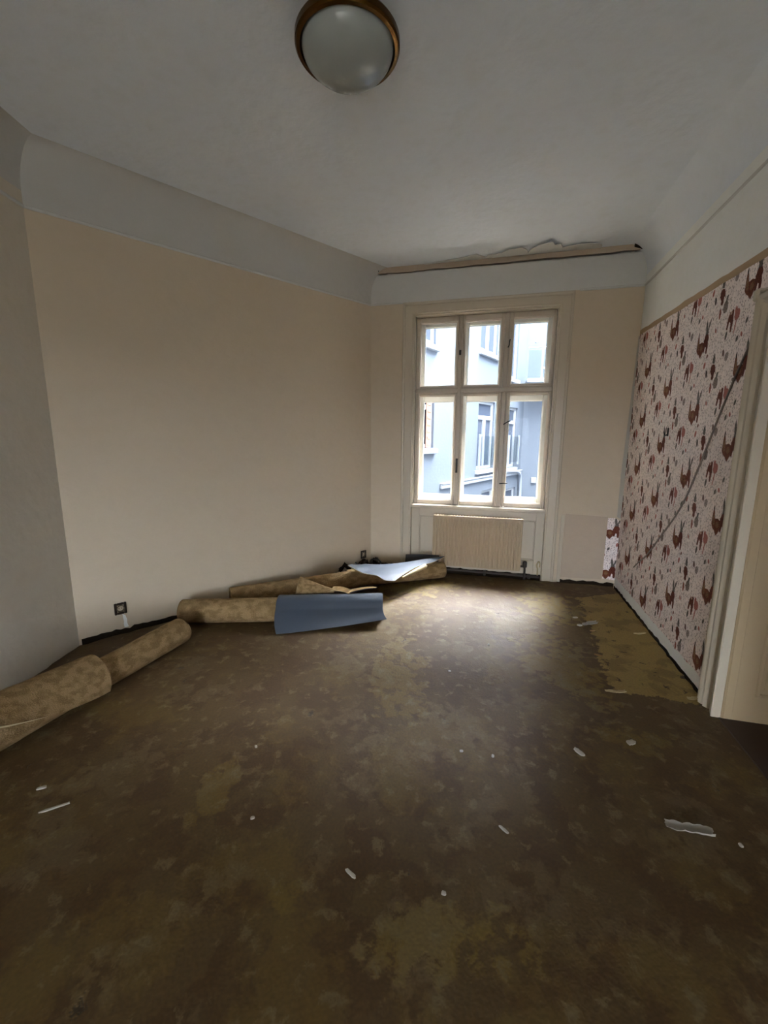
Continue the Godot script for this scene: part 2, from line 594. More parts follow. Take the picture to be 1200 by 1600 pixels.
func floor_material() -> StandardMaterial3D:
	var s := 1280
	var layers := []
	for d in [[61, 0.0045, 5, 60.0], [62, 0.011, 5, 50.0], [63, 0.035, 4, 20.0], [64, 0.22, 2, 0.0], [65, 0.006, 4, 70.0]]:
		var n := FastNoiseLite.new()
		n.seed = d[0]
		n.frequency = d[1] * 1.2
		n.fractal_octaves = d[2]
		if d[3] > 0:
			n.domain_warp_enabled = true
			n.domain_warp_amplitude = d[3]
			n.domain_warp_frequency = d[1] * 2.0
		var im := n.get_image(s, s)
		im.convert(Image.FORMAT_L8)
		layers.append(im.get_data())
	var cn := FastNoiseLite.new()
	cn.noise_type = FastNoiseLite.TYPE_CELLULAR
	cn.cellular_return_type = FastNoiseLite.RETURN_DISTANCE2_SUB
	cn.frequency = 0.0042
	cn.seed = 8
	cn.domain_warp_enabled = true
	cn.domain_warp_amplitude = 45.0
	cn.domain_warp_frequency = 0.012
	var ci := cn.get_image(s, s)
	ci.convert(Image.FORMAT_L8)
	var cr := ci.get_data()
	var A: PackedByteArray = layers[0]
	var B: PackedByteArray = layers[1]
	var C: PackedByteArray = layers[2]
	var F: PackedByteArray = layers[3]
	var G: PackedByteArray = layers[4]
	var strip := PackedVector2Array([Vector2(1.33, -2.27), Vector2(1.56, -2.9), Vector2(1.80, -3.72), Vector2(2.5, -3.9), Vector2(2.3, -3.2), Vector2(1.80, -2.12)])
	var out := PackedByteArray()
	out.resize(s * s * 3)
	var hgt := PackedByteArray()
	hgt.resize(s * s)
	var base := Color(0.315, 0.243, 0.132)
	var brown := Color(0.285, 0.205, 0.105)
	var ochre := Color(0.43, 0.355, 0.15)
	var pale := Color(0.415, 0.36, 0.255)
	var must := Color(0.54, 0.455, 0.25)
	# where the ochre coat shows through: x, z, half sizes, strength
	var worn := [[0.30, -3.95, 0.42, 0.22, 1.5], [1.45, -3.50, 0.26, 0.42, 1.5], [1.18, -2.55, 0.22, 0.45, 1.2], [-0.70, -1.53, 0.07, 0.15, 0.9], [-0.31, -1.11, 0.06, 0.06, 1.0], [0.1, -2.4, 0.16, 0.5, 1.0], [0.2, -1.0, 0.2, 0.1, 1.2], [1.25, -1.85, 0.2, 0.12, 1.0]]
	for y in s:
		var z := FZ0 + FSZ * (y + 0.5) / s
		for x in s:
			var k := y * s + x
			var X := FX0 + FSZ * (x + 0.5) / s
			var a := A[k] / 255.0
			var b := B[k] / 255.0
			var c := C[k] / 255.0
			var f := F[k] / 255.0
			var g := G[k] / 255.0
			var h := 0.5
			var col := base.lerp(brown, clampf((b - 0.42) * 5.0, 0.0, 1.0))
			var o := clampf((a - 0.56 + (c - 0.5) * 0.45) * 6.0, 0.0, 1.0)
			o *= 0.55
			for zn in worn:
				var ex: float = (X - zn[0]) / zn[2]
				var ez: float = (z - zn[1]) / zn[3]
				var dd := ex * ex + ez * ez
				if dd < 2.2: o = maxf(o, clampf((1.0 - dd + (c - 0.5) * 3.0 + (b - 0.5) * 2.5) * 2.2, 0.0, 1.0) * zn[4])
			col = col.lerp(ochre, o * 0.62)
			var p := clampf((g - 0.54 + (c - 0.5) * 0.75) * 6.0, 0.0, 1.0) * clampf((b - 0.36) * 6.0, 0.0, 1.0)
			col = col.lerp(pale, p * 0.5)
			h += (o - p) * 0.06
			if c > 0.70:
				col = col.lerp(pale, clampf((c - 0.70) * 9.0, 0.0, 0.75))
			if X > 1.2 and z < -2.0 and z > -4.0:
				var q := Vector2(X + (c - 0.5) * 0.15, z + (b - 0.5) * 0.06)
				if Geometry2D.is_point_in_polygon(q, strip):
					col = must.lerp(brown, clampf((b - 0.58) * 3.0, 0.0, 0.3))
					if c > 0.80: col = brown * 0.8
					h = 0.42
			if cr[k] < 9 and g > 0.47:
				col = col.lerp(Color(0.16, 0.12, 0.08), 0.7)
				h -= 0.25
			var w := 0.9 + 0.2 * f
			out[k * 3] = clampi(int(col.r * w * 255), 0, 255)
			out[k * 3 + 1] = clampi(int(col.g * w * 255), 0, 255)
			out[k * 3 + 2] = clampi(int(col.b * w * 255), 0, 255)
			hgt[k] = clampi(int((h + (c - 0.5) * 0.12 + (f - 0.5) * 0.06) * 255), 0, 255)
	var m := std(Color.WHITE, 0.62, 0.4)
	var img := Image.create_from_data(s, s, false, Image.FORMAT_RGB8, out)
	img.generate_mipmaps()
	m.albedo_texture = ImageTexture.create_from_image(img)
	var hi := Image.create_from_data(s, s, false, Image.FORMAT_L8, hgt)
	hi.convert(Image.FORMAT_RGBA8)
	hi.bump_map_to_normal_map(4.0)
	m.normal_enabled = true
	m.normal_texture = ImageTexture.create_from_image(hi)
	m.normal_scale = 0.7
	return m

# ---------------------------------------------------------------- the shell
func ragged(a: Vector2, b: Vector2, amp: float, step: float, sd: float) -> PackedVector2Array:
	var out := PackedVector2Array()
	var n := maxi(2, int(a.distance_to(b) / step))
	var nor := (b - a).normalized().orthogonal()
	for k in n:
		var p := a.lerp(b, float(k) / n)
		if k > 0: p += nor * (wob.get_noise_2d(k * 0.37 + sd, sd * 3.1) + 0.5 * wob.get_noise_2d(k * 1.3 + sd, sd)) * amp
		out.append(p)
	return out

func build_shell() -> void:
	# floor: a screed whose broken edge stops short of the walls, over a dark bed
	var fl := thing("floor", "worn brown screed floor with ochre patches, pale scuffs and cracks", "floor", Transform3D.IDENTITY, "", "structure")
	var inset := 0.028
	var p0 := Vector2(-2.155 + inset, BACK - 0.01)
	var cl := Vector2(C_LEFT.x, C_LEFT.z) + Vector2(0.03, 0.03)
	var cm := Vector2(C_MID.x, C_MID.z) + Vector2(0.02, 0.05)
	var cr := Vector2(C_RIGHT.x, C_RIGHT.z) + Vector2(-0.024, 0.018)
	var w3 := TR * Vector3(9.32, 0, 0.0)
	var dj := TR * Vector3(2.07, 0, 0.016)
	var outline := PackedVector2Array()
	outline.append_array(ragged(p0, cl, 0.012, 0.06, 1.0))
	outline.append_array(ragged(cl, cm, 0.018, 0.05, 2.0))
	outline.append_array(ragged(cm, cr, 0.022, 0.05, 3.0))
	outline.append_array(ragged(cr, Vector2(dj.x, dj.z), 0.012, 0.04, 4.0))
	var dj2 := TR * Vector3(2.07, 0, 0.0)
	var dj3 := TR * Vector3(3.3, 0, 0.0)
	outline.append(Vector2(dj2.x, dj2.z))
	outline.append(Vector2(dj3.x, dj3.z))
	outline.append(Vector2(w3.x, BACK - 0.01))
	var st := mb()
	for tr in chunk(Geometry2D.triangulate_polygon(outline)):
		var a := outline[tr[0]]
		var b := outline[tr[1]]
		var c := outline[tr[2]]
		var o := Vector2(FX0, FZ0)
		tri(st, Vector3(a.x, 0, a.y), Vector3(b.x, 0, b.y), Vector3(c.x, 0, c.y), Vector3.UP, (a - o) / FSZ, (b - o) / FSZ, (c - o) / FSZ)
	st.generate_tangents()
	part("screed", st, M.floor, fl)
	st = mb()
	for i in outline.size():
		var p := outline[i]
		var q := outline[(i + 1) % outline.size()]
		face(st, [Vector3(p.x, 0, p.y), Vector3(q.x, 0, q.y), Vector3(q.x, -0.05, q.y), Vector3(p.x, -0.05, p.y)], Vector3((p + q).x - 0.0, 0, (p + q).y + 4.0))
	part("broken_edge", st, M.rubble, fl)
	st = mb()
	bx(st, Vector3(-2.8, -0.3, -5.2), Vector3(3.4, -0.045, BACK + 0.3))
	part("bed", st, M.rubble, fl)

	# near left wall
	var wn := thing("wall_near", "pale grey wall at the far left edge of the picture", "wall", TN, "", "structure")
	st = mb()
	bx(st, Vector3(0, -0.05, -0.25), Vector3(BACK + 2.79, CEIL + 0.1, 0))
	part("plaster", st, M.near_grey, wn)
	rail(wn, 0.0, BACK + 2.79)
	# splayed left wall
	var wl := thing("wall_left", "long plain cream wall above the rolled carpets", "wall", TL, "", "structure")
	st = mb()
	bx(st, Vector3(0, -0.05, -0.25), Vector3(2.76, RAIL, 0))
	part("plaster", st, M.cream, wl)
	st = mb()
	bx(st, Vector3(0, RAIL, -0.25), Vector3(2.76, CEIL + 0.1, 0))
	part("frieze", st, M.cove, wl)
	rail(wl, 0.0, 2.75)
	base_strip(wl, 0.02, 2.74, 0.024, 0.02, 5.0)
	# window wall
	var ww := thing("wall_window", "cream wall round the tall window", "wall", TW, "", "structure")
	st = mb()
	bx(st, Vector3(-0.3, -0.05, -0.45), Vector3(0.457, RAIL, 0))
	bx(st, Vector3(1.836, -0.05, -0.45), Vector3(2.9, RAIL, 0))
	bx(st, Vector3(0.457, 2.668, -0.45), Vector3(1.836, RAIL, 0))
	bx(st, Vector3(0.457, -0.05, -0.45), Vector3(1.836, 0.70, -0.05))
	part("plaster", st, M.cream, ww)
	st = mb()
	bx(st, Vector3(-0.3, RAIL, -0.45), Vector3(2.9, 3.064, 0))
	bx(st, Vector3(-0.3, 3.064, -0.45), Vector3(2.9, CEIL + 0.1, -0.08))
	bx(st, Vector3(-0.3, 3.064, -0.08), Vector3(0.03, CEIL + 0.1, 0))
	bx(st, Vector3(2.485, 3.064, -0.08), Vector3(2.9, CEIL + 0.1, 0))
	part("frieze", st, M.wall_grey, ww)
	st = mb()
	bead(st, Vector3(0.0, RAIL, 0), Vector3(0.345, RAIL, 0))
	bead(st, Vector3(1.99, RAIL, 0), Vector3(2.527, RAIL, 0))
	part("picture_rail", st, M.wall_grey, ww)
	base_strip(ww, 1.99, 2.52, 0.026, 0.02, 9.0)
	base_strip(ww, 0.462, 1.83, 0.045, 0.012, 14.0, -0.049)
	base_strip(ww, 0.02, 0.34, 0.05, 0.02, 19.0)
	# patch of filler board low on the right and the scrap of wallpaper beside it
	st = mb()
	var pp := PackedVector2Array()
	pp.append_array(ragged(Vector2(2.022, 0.05), Vector2(2.405, 0.06), 0.006, 0.04, 30.0))
	pp.append_array(ragged(Vector2(2.405, 0.06), Vector2(2.41, 0.70), 0.004, 0.08, 31.0))
	pp.append_array(ragged(Vector2(2.41, 0.70), Vector2(2.026, 0.71), 0.004, 0.08, 32.0))
	pp.append_array(ragged(Vector2(2.026, 0.71), Vector2(2.022, 0.05), 0.004, 0.08, 33.0))
	slab(st, pp, 0.0, 0.005)
	part("filler_patch", st, M.patch, ww, "greyish rectangular filler patch low beside the casing")
	st = mb()
	paper_quad(st, [Vector2(2.412, 0.07), Vector2(2.527, 0.06), Vector2(2.527, 0.66), Vector2(2.47, 0.69), Vector2(2.412, 0.685)], 0.003, Vector2(-0.66, 0.03))
	part("wallpaper_scrap", st, M.paper_print, ww, "scrap of animal wallpaper left in the corner")
	st = mb()
	slab(st, PackedVector2Array([Vector2(2.49, 0.70), Vector2(2.527, 0.68), Vector2(2.527, 2.36), Vector2(2.515, 2.37), Vector2(2.50, 1.6), Vector2(2.487, 1.1)]), 0.0, 0.004)
	part("corner_filler", st, M.bare, ww)
	# our own house goes up above the room
	st = mb()
	bx(st, Vector3(-2.45, CEIL + 0.1, -0.45), Vector3(8.55, 16.0, 0.1))
	bx(st, Vector3(-2.45, -7.0, -0.45), Vector3(-0.3, CEIL + 0.1, -0.2))
	bx(st, Vector3(2.9, -7.0, -0.45), Vector3(8.55, CEIL + 0.1, -0.2))
	bx(st, Vector3(-0.3, -7.0, -0.45), Vector3(2.9, -0.3, -0.2))
	part("outer_wall", st, M.brick, ww)
	# papered wall
	var wr := thing("wall_right", "wall papered with rust and grey animals beside the doorway", "wall", TR, "", "structure")
	st = mb()
	bx(st, Vector3(-0.2, -0.05, -0.3), Vector3(2.086, CEIL + 0.1, 0))
	bx(st, Vector3(3.286, -0.05, -0.3), Vector3(9.8, CEIL + 0.1, 0))
	bx(st, Vector3(2.086, 1.99, -0.3), Vector3(3.286, CEIL + 0.1, 0))
	part("plaster", st, M.offwhite, wr)
	st = mb()
	var wp := PackedVector2Array()
	wp.append_array(ragged(Vector2(0.004, 0.10), Vector2(1.94, 0.085), 0.012, 0.05, 40.0))
	wp.append_array(PackedVector2Array([Vector2(1.94, 0.085), Vector2(1.94, 2.318), Vector2(0.004, 2.376)]))
	paper_quad(st, wp, 0.003, Vector2.ZERO)
	st.generate_tangents()
	part("wallpaper", st, M.paper_print, wr, "wallpaper of woodland animals in rust and grey")
	st = mb()
	var bp := PackedVector2Array()
	bp.append_array(ragged(Vector2(0.004, 2.372), Vector2(1.95, 2.314), 0.005, 0.08, 44.0))
	bp.append(Vector2(1.95, 2.314))
	bp.append_array(ragged(Vector2(1.95, 2.355), Vector2(0.004, 2.41), 0.007, 0.07, 45.0))
	bp.append(Vector2(0.004, 2.41))
	slab(st, bp, 0.0, 0.005)
	part("border_strip", st, M.border, wr, "torn tan edge strip along the top of the wallpaper")
	rail(wr, 0.0, 9.3)
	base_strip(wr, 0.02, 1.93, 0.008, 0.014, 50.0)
	# back wall behind the camera
	var wb := thing("wall_back", "plain wall behind the viewer", "wall", Transform3D.IDENTITY, "", "structure")
	st = mb()
	wall_with_holes(st, -2.5, 0.4, -0.05, CEIL + 0.1, [[BW[0], BW[1], BW[2], BW[3]]], BACK, BACK + 0.35)  # opening for the added fill window
	part("plaster", st, M.wall_grey, wb)
	# ceiling with coved edges
	var ce := thing("ceiling", "white plaster ceiling with coved edges", "ceiling", Transform3D.IDENTITY, "", "structure")
	st = mb()
	bx(st, Vector3(-2.9, CEIL, -5.4), Vector3(3.6, CEIL + 0.3, BACK + 0.4))
	part("slab", st, M.ceiling, ce)
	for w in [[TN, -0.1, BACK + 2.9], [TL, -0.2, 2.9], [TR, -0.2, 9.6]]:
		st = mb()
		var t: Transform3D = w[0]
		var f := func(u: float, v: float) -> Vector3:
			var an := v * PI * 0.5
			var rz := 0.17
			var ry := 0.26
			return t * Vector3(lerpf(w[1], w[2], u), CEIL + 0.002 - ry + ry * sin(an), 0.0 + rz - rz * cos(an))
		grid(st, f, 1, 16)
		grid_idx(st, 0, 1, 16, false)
		part("cove", st, M.ceiling if w[0] == TR else M.cove, ce)  # right cove lighter, left ones darker: fall of light put into the colour

func rail(parent: Node3D, x0: float, x1: float) -> void:
	var st := mb()
	bead(st, Vector3(x0, RAIL, 0), Vector3(x1, RAIL, 0))
	part("picture_rail", st, M.wall_grey, parent)

func bead(st: SurfaceTool, a: Vector3, b: Vector3) -> void:
	moulding(st, PackedVector2Array([Vector2(-0.010, 0), Vector2(0.010, 0), Vector2(0.010, 0.004), Vector2(0.005, 0.009), Vector2(-0.004, 0.009), Vector2(-0.010, 0.004)]), a, b, Vector3.UP, Vector3(0, 0, 1))

# the dark ragged band left where the skirting was torn off
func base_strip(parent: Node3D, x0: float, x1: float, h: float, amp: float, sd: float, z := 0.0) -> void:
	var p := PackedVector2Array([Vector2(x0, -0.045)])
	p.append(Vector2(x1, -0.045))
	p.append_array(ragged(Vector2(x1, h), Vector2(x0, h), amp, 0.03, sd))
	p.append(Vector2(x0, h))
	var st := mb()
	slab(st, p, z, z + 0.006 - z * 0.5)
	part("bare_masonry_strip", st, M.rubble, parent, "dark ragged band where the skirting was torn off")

func paper_quad(st: SurfaceTool, poly: PackedVector2Array, th: float, shift: Vector2) -> void:
	for tr in chunk(Geometry2D.triangulate_polygon(poly)):
		var q := []
		var uv := []
		for k in 3:
			var p: Vector2 = poly[tr[k]]
			q.append(Vector3(p.x, p.y, th))
			var t := p + shift
			uv.append(Vector2((t.x + 0.05) / (1040 * 0.00196), 1.0 - t.y / (1230 * 0.00196)))
		tri(st, q[0], q[1], q[2], Vector3(0, 0, 1), uv[0], uv[1], uv[2])
	for i in poly.size():
		var p := poly[i]
		var q := poly[(i + 1) % poly.size()]
		face(st, [Vector3(p.x, p.y, 0), Vector3(q.x, q.y, 0), Vector3(q.x, q.y, th), Vector3(p.x, p.y, th)], Vector3((q - p).y, -(q - p).x, 0))

# ---------------------------------------------------------------- window
func build_window() -> void:
	var w := thing("window_1", "tall six-light double window with grey-white painted frames", "window", TW, "", "structure")
	# casing on the wall: three sides, moulded
	var prof := PackedVector2Array([Vector2(0, 0), Vector2(0, 0.018), Vector2(0.012, 0.022), Vector2(0.018, 0.018), Vector2(0.085, 0.018), Vector2(0.092, 0.026), Vector2(0.108, 0.030), Vector2(0.115, 0.024), Vector2(0.118, 0)])
	var st := mb()
	moulding(st, prof, Vector3(0.457, 0.0, 0), Vector3(0.457, 2.668, 0), Vector3(-1, 0, 0), Vector3(0, 0, 1), 0, 1)
	moulding(st, prof, Vector3(1.836, 0.0, 0), Vector3(1.836, 2.668, 0), Vector3(1, 0, 0), Vector3(0, 0, 1), 0, 1)
	moulding(st, prof, Vector3(0.457, 2.668, 0), Vector3(1.836, 2.668, 0), Vector3(0, 1, 0), Vector3(0, 0, 1), -1, 1)
	part("casing", st, M.paint, w)
	st = mb()
	bx(st, Vector3(1.985, 0.0, 0), Vector3(2.018, 0.70, 0.012), 0.003)
	part("casing_plinth", st, M.paint, w)
	# lining between inner and outer lights
	st = mb()
	bx(st, Vector3(0.457, 0.70, -0.42), Vector3(0.469, 2.668, -0.004), 0.002)
	bx(st, Vector3(1.824, 0.70, -0.42), Vector3(1.836, 2.668, -0.004), 0.002)
	bx(st, Vector3(0.469, 2.656, -0.42), Vector3(1.824, 2.668, -0.004), 0.002)
	part("lining", st, M.paint, w)
	st = mb()
	bx(st, Vector3(0.457, 0.70, -0.48), Vector3(1.836, 0.737, 0.004), 0.006)
	part("sill", st, M.paint, w)
	# inner lights
	var cols := [[0.511, 0.885], [0.963, 1.318], [1.423, 1.793]]
	var rows := [[0.785, 1.878], [1.975, 2.597]]
	var xs := [0.469, 0.924, 1.372, 1.824]
	var ys := [0.737, 1.926, 2.656]
	st = mb()
	bx(st, Vector3(0.469, 1.902, -0.118), Vector3(1.824, 1.950, -0.050), 0.008)
	bx(st, Vector3(0.902, 0.737, -0.118), Vector3(0.946, 2.656, -0.046), 0.010)
	bx(st, Vector3(1.350, 0.737, -0.118), Vector3(1.392, 2.656, -0.062), 0.006)
	part("frame", st, M.sash, w)
	for r in 2:
		for c in 3:
			var lo := Vector2(cols[c][0], rows[r][0])
			var hi := Vector2(cols[c][1], rows[r][1])
			var x0: float = [0.472, 0.944, 1.394][c]
			var x1: float = [0.904, 1.348, 1.821][c]
			var y0: float = [0.740, 1.948][r]
			var y1: float = [1.904, 2.653][r]
			st = mb()
			ring(st, Vector2(x0, y0), Vector2(x1, y1), lo.x - x0, x1 - hi.x, lo.y - y0, y1 - hi.y, -0.105, -0.060, 0.006)
			# glazing bead
			ring(st, lo - Vector2(0.004, 0.004), hi + Vector2(0.004, 0.004), 0.010, 0.010, 0.010, 0.010, -0.098, -0.072, 0.003)
			var s := part("sash", st, M.sash, w)
			st = mb()
			bx(st, Vector3(lo.x, lo.y, -0.087), Vector3(hi.x, hi.y, -0.084))
			part("pane", st, M.glass, s)
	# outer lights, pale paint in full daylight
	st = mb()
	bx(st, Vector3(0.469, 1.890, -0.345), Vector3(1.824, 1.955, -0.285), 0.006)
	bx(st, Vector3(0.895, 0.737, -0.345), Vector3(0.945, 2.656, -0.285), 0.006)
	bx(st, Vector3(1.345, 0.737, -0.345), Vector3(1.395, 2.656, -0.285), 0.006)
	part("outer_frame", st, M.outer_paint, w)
	for r in 2:
		for c in 3:
			var x0: float = [0.469, 0.943, 1.393][c]
			var x1: float = [0.897, 1.347, 1.824][c]
			var y0: float = [0.740, 1.953][r]
			var y1: float = [1.892, 2.656][r]
			var lo := Vector2([0.522, 0.985, 1.436][c], [0.812, 2.005][r])
			var hi := Vector2([0.852, 1.305, 1.768][c], [1.835, 2.606][r])
			st = mb()
			ring(st, Vector2(x0, y0), Vector2(x1, y1), lo.x - x0, x1 - hi.x, lo.y - y0, y1 - hi.y, -0.340, -0.290, 0.006)
			ring(st, lo - Vector2(0.004, 0.004), hi + Vector2(0.004, 0.004), 0.010, 0.010, 0.010, 0.010, -0.325, -0.300, 0.003)
			var s := part("outer_sash", st, M.outer_paint, w)
			st = mb()
			bx(st, Vector3(lo.x, lo.y, -0.317), Vector3(hi.x, hi.y, -0.313))
			part("pane", st, M.glass, s)
	# ironmongery
	st = mb()
	bx(st, Vector3(0.914, 1.085, -0.047), Vector3(0.936, 1.235, -0.041), 0.002)
	var b := 0
	var ps := mb()
	pipe(ps, bend([Vector3(0.925, 1.20, -0.045), Vector3(0.925, 1.20, -0.012), Vector3(0.925, 1.17, -0.004), Vector3(0.925, 1.12, -0.008)]), 0.008, 8)
	part("handle_plate", st, M.iron, w)
	part("handle", ps, M.iron, w)
	st = mb()
	bx(st, Vector3(0.912, 2.27, -0.047), Vector3(0.934, 2.32, -0.036), 0.004)
	part("catch", st, M.iron, w)
	for q in [[1.385, 2.33, 0.0, 0.065], [1.382, 1.585, 0.05, 0.035], [1.372, 0.985, 0.06, 0.008]]:
		st = mb()
		var o := Vector3(q[0], q[1], -0.06)
		pipe(st, bend([o, o + Vector3(0.008, 0.2 * q[3], 0.025), o + Vector3(q[2] * 0.6 + 0.012, q[3] * 0.8, 0.03), o + Vector3(q[2] + 0.016, q[3], 0.026)]), 0.0055, 8)
		part("hook", st, M.iron, w)

# added window in the unseen back wall, put in as fill light
const BW := [-2.0, -0.15, 0.12, 2.2]

func build_added_window() -> void:
	var w := thing("window_2", "added glazed double-leaf window behind the viewer, put in as fill light", "window", Transform3D.IDENTITY, "", "structure")
	var st := mb()
	ring(st, Vector2(BW[0], BW[2]), Vector2(BW[1], BW[3]), 0.05, 0.05, 0.05, 0.05, BACK + 0.10, BACK + 0.18, 0.006)
	part("frame", st, M.paint, w)
	for k in 2:
		var xm: float = (BW[0] + BW[1]) * 0.5
		var x0: float = BW[0] + 0.05 if k == 0 else xm
		var x1: float = xm if k == 0 else BW[1] - 0.05
		st = mb()
		ring(st, Vector2(x0, BW[2] + 0.05), Vector2(x1, BW[3] - 0.05), 0.055, 0.055, 0.06, 0.055, BACK + 0.11, BACK + 0.16, 0.006)
		var s := part("sash", st, M.paint, w)
		st = mb()
		bx(st, Vector3(x0 + 0.05, BW[2] + 0.1, BACK + 0.133), Vector3(x1 - 0.05, BW[3] - 0.1, BACK + 0.137))
		part("pane", st, M.glass, s)
	st = mb()
	bx(st, Vector3(BW[0] - 0.05, BW[2] - 0.035, BACK - 0.05), Vector3(BW[1] + 0.05, BW[2], BACK + 0.3), 0.006)
	part("sill", st, M.paint, w)

func build_apron_and_radiator() -> void:
	# panelled apron under the window
	var a := thing("trim_1", "panelled cream apron behind the radiator", "trim", TW, "", "structure")
	var st := mb()
	ring(st, Vector2(0.457, 0.03), Vector2(1.836, 0.70), 0.088, 0.082, 0.165, 0.088, -0.05, -0.03, 0.003)
	part("apron_frame", st, M.paint, a)
	st = mb()
	ring(st, Vector2(0.545, 0.195), Vector2(1.754, 0.612), 0.014, 0.014, 0.014, 0.014, -0.05, -0.036, 0.005)
	part("panel_moulding", st, M.paint, a)
	st = mb()
	bx(st, Vector3(0.560, 0.209, -0.05), Vector3(1.740, 0.598, -0.045), 0.002)
	part("panel", st, M.paint, a)
	# radiator
	var r := thing("radiator", "cream ribbed panel radiator under the window", "radiator", at_wall(TW, 1.166, 0.004, 0.038))
	var x0 := -0.455
	var x1 := 0.455
	var y0 := 0.098
	var y1 := 0.634
	st = mb()
	var ribs := 28
	var f := func(u: float, v: float) -> Vector3:
		var x := lerpf(x0 + 0.006, x1 - 0.006, u)
		var y := lerpf(y0, y1, v)
		var ed: float = smoothstep(0.0, 0.05, v) * smoothstep(1.0, 0.95, v) * smoothstep(0.0, 0.02, u) * smoothstep(1.0, 0.98, u)
		var ph := u * ribs * TAU
		var zz: float = 0.052 + ed * 0.0042 * clampf(sin(ph) * 1.8, -1.0, 1.0)
		return Vector3(x, y, zz)
	grid(st, f, ribs * 10, 14)
	grid_idx(st, 0, ribs * 10, 14, false)
	part("front_panel", st, M.radiator, r)
	st = mb()
	bx(st, Vector3(x0 + 0.01, y0 + 0.01, -0.03), Vector3(x1 - 0.01, y1 - 0.02, -0.018), 0.004)
	part("rear_panel", st, M.radiator, r)
	for s in [x0, x1 - 0.008]:
		st = mb()
		bx(st, Vector3(s, y0 + 0.01, -0.026), Vector3(s + 0.008, y1 + 0.004, 0.055), 0.003)
		part("side_panel", st, M.radiator, r)
	st = mb()
	bx(st, Vector3(x0, y1 - 0.002, 0.036), Vector3(x1, y1 + 0.008, 0.058), 0.003)
	bx(st, Vector3(x0, y1 - 0.002, -0.028), Vector3(x1, y1 + 0.008, -0.012), 0.003)
	for k in 31:
		var x := lerpf(x0 + 0.01, x1 - 0.02, k / 30.0)
		bx(st, Vector3(x, y1 - 0.001, -0.012), Vector3(x + 0.010, y1 + 0.006, 0.036))
	part("top_grille", st, M.radiator, r)
	st = mb()
	pipe(st, bend([Vector3(0.452, 0.14, 0.015), Vector3(0.49, 0.14, 0.015), Vector3(0.50, 0.12, 0.015), Vector3(0.50, 0.05, 0.012), Vector3(0.50, 0.0, 0.01)]), 0.011)
	part("feed_pipe", st, M.pipe, r)
	st = mb()
	lathe(st, [Vector2(0, 0.0), Vector2(0.019, 0.0), Vector2(0.021, 0.012), Vector2(0.021, 0.050), Vector2(0.016, 0.062), Vector2(0, 0.064)], 14, Transform3D(Basis.IDENTITY, Vector3(0.50, 0.135, 0.015)))
	part("valve", st, M.pipe, r)
	st = mb()
	pipe(st, bend([Vector3(-0.452, 0.12, 0.015), Vector3(-0.49, 0.12, 0.015), Vector3(-0.50, 0.10, 0.015), Vector3(-0.50, 0.0, 0.01)]), 0.011)
	part("return_pipe", st, M.pipe, r)
	var hp := r
	st = mb()
	pipe(st, [Vector3(-0.68, 0.035, -0.03), Vector3(0.0, 0.030, -0.03), Vector3(0.65, 0.028, -0.03)], 0.014)
	part("pipe_run", st, M.pipe, hp)
	for x in [-0.5, 0.1, 0.55]:
		st = mb()
		bx(st, Vector3(x - 0.012, 0.0, -0.047), Vector3(x + 0.012, 0.05, -0.013), 0.003)
		part("pipe_clip", st, M.pipe, hp)
	# torn bit of lining near the foot of the casing
	var sc := thing("cable_stub", "pale coiled cable stub low on the apron right of the radiator", "cable", at_wall(TW, 1.80, 0.0, -0.028))
	st = mb()
	pipe(st, bend([Vector3(0.0, 0.02, 0.006), Vector3(0.0, 0.10, 0.008), Vector3(-0.012, 0.15, 0.012), Vector3(0.006, 0.19, 0.014), Vector3(0.018, 0.17, 0.012), Vector3(0.016, 0.13, 0.008)]), 0.007)
	part("cable_loop", st, M.cut, sc)

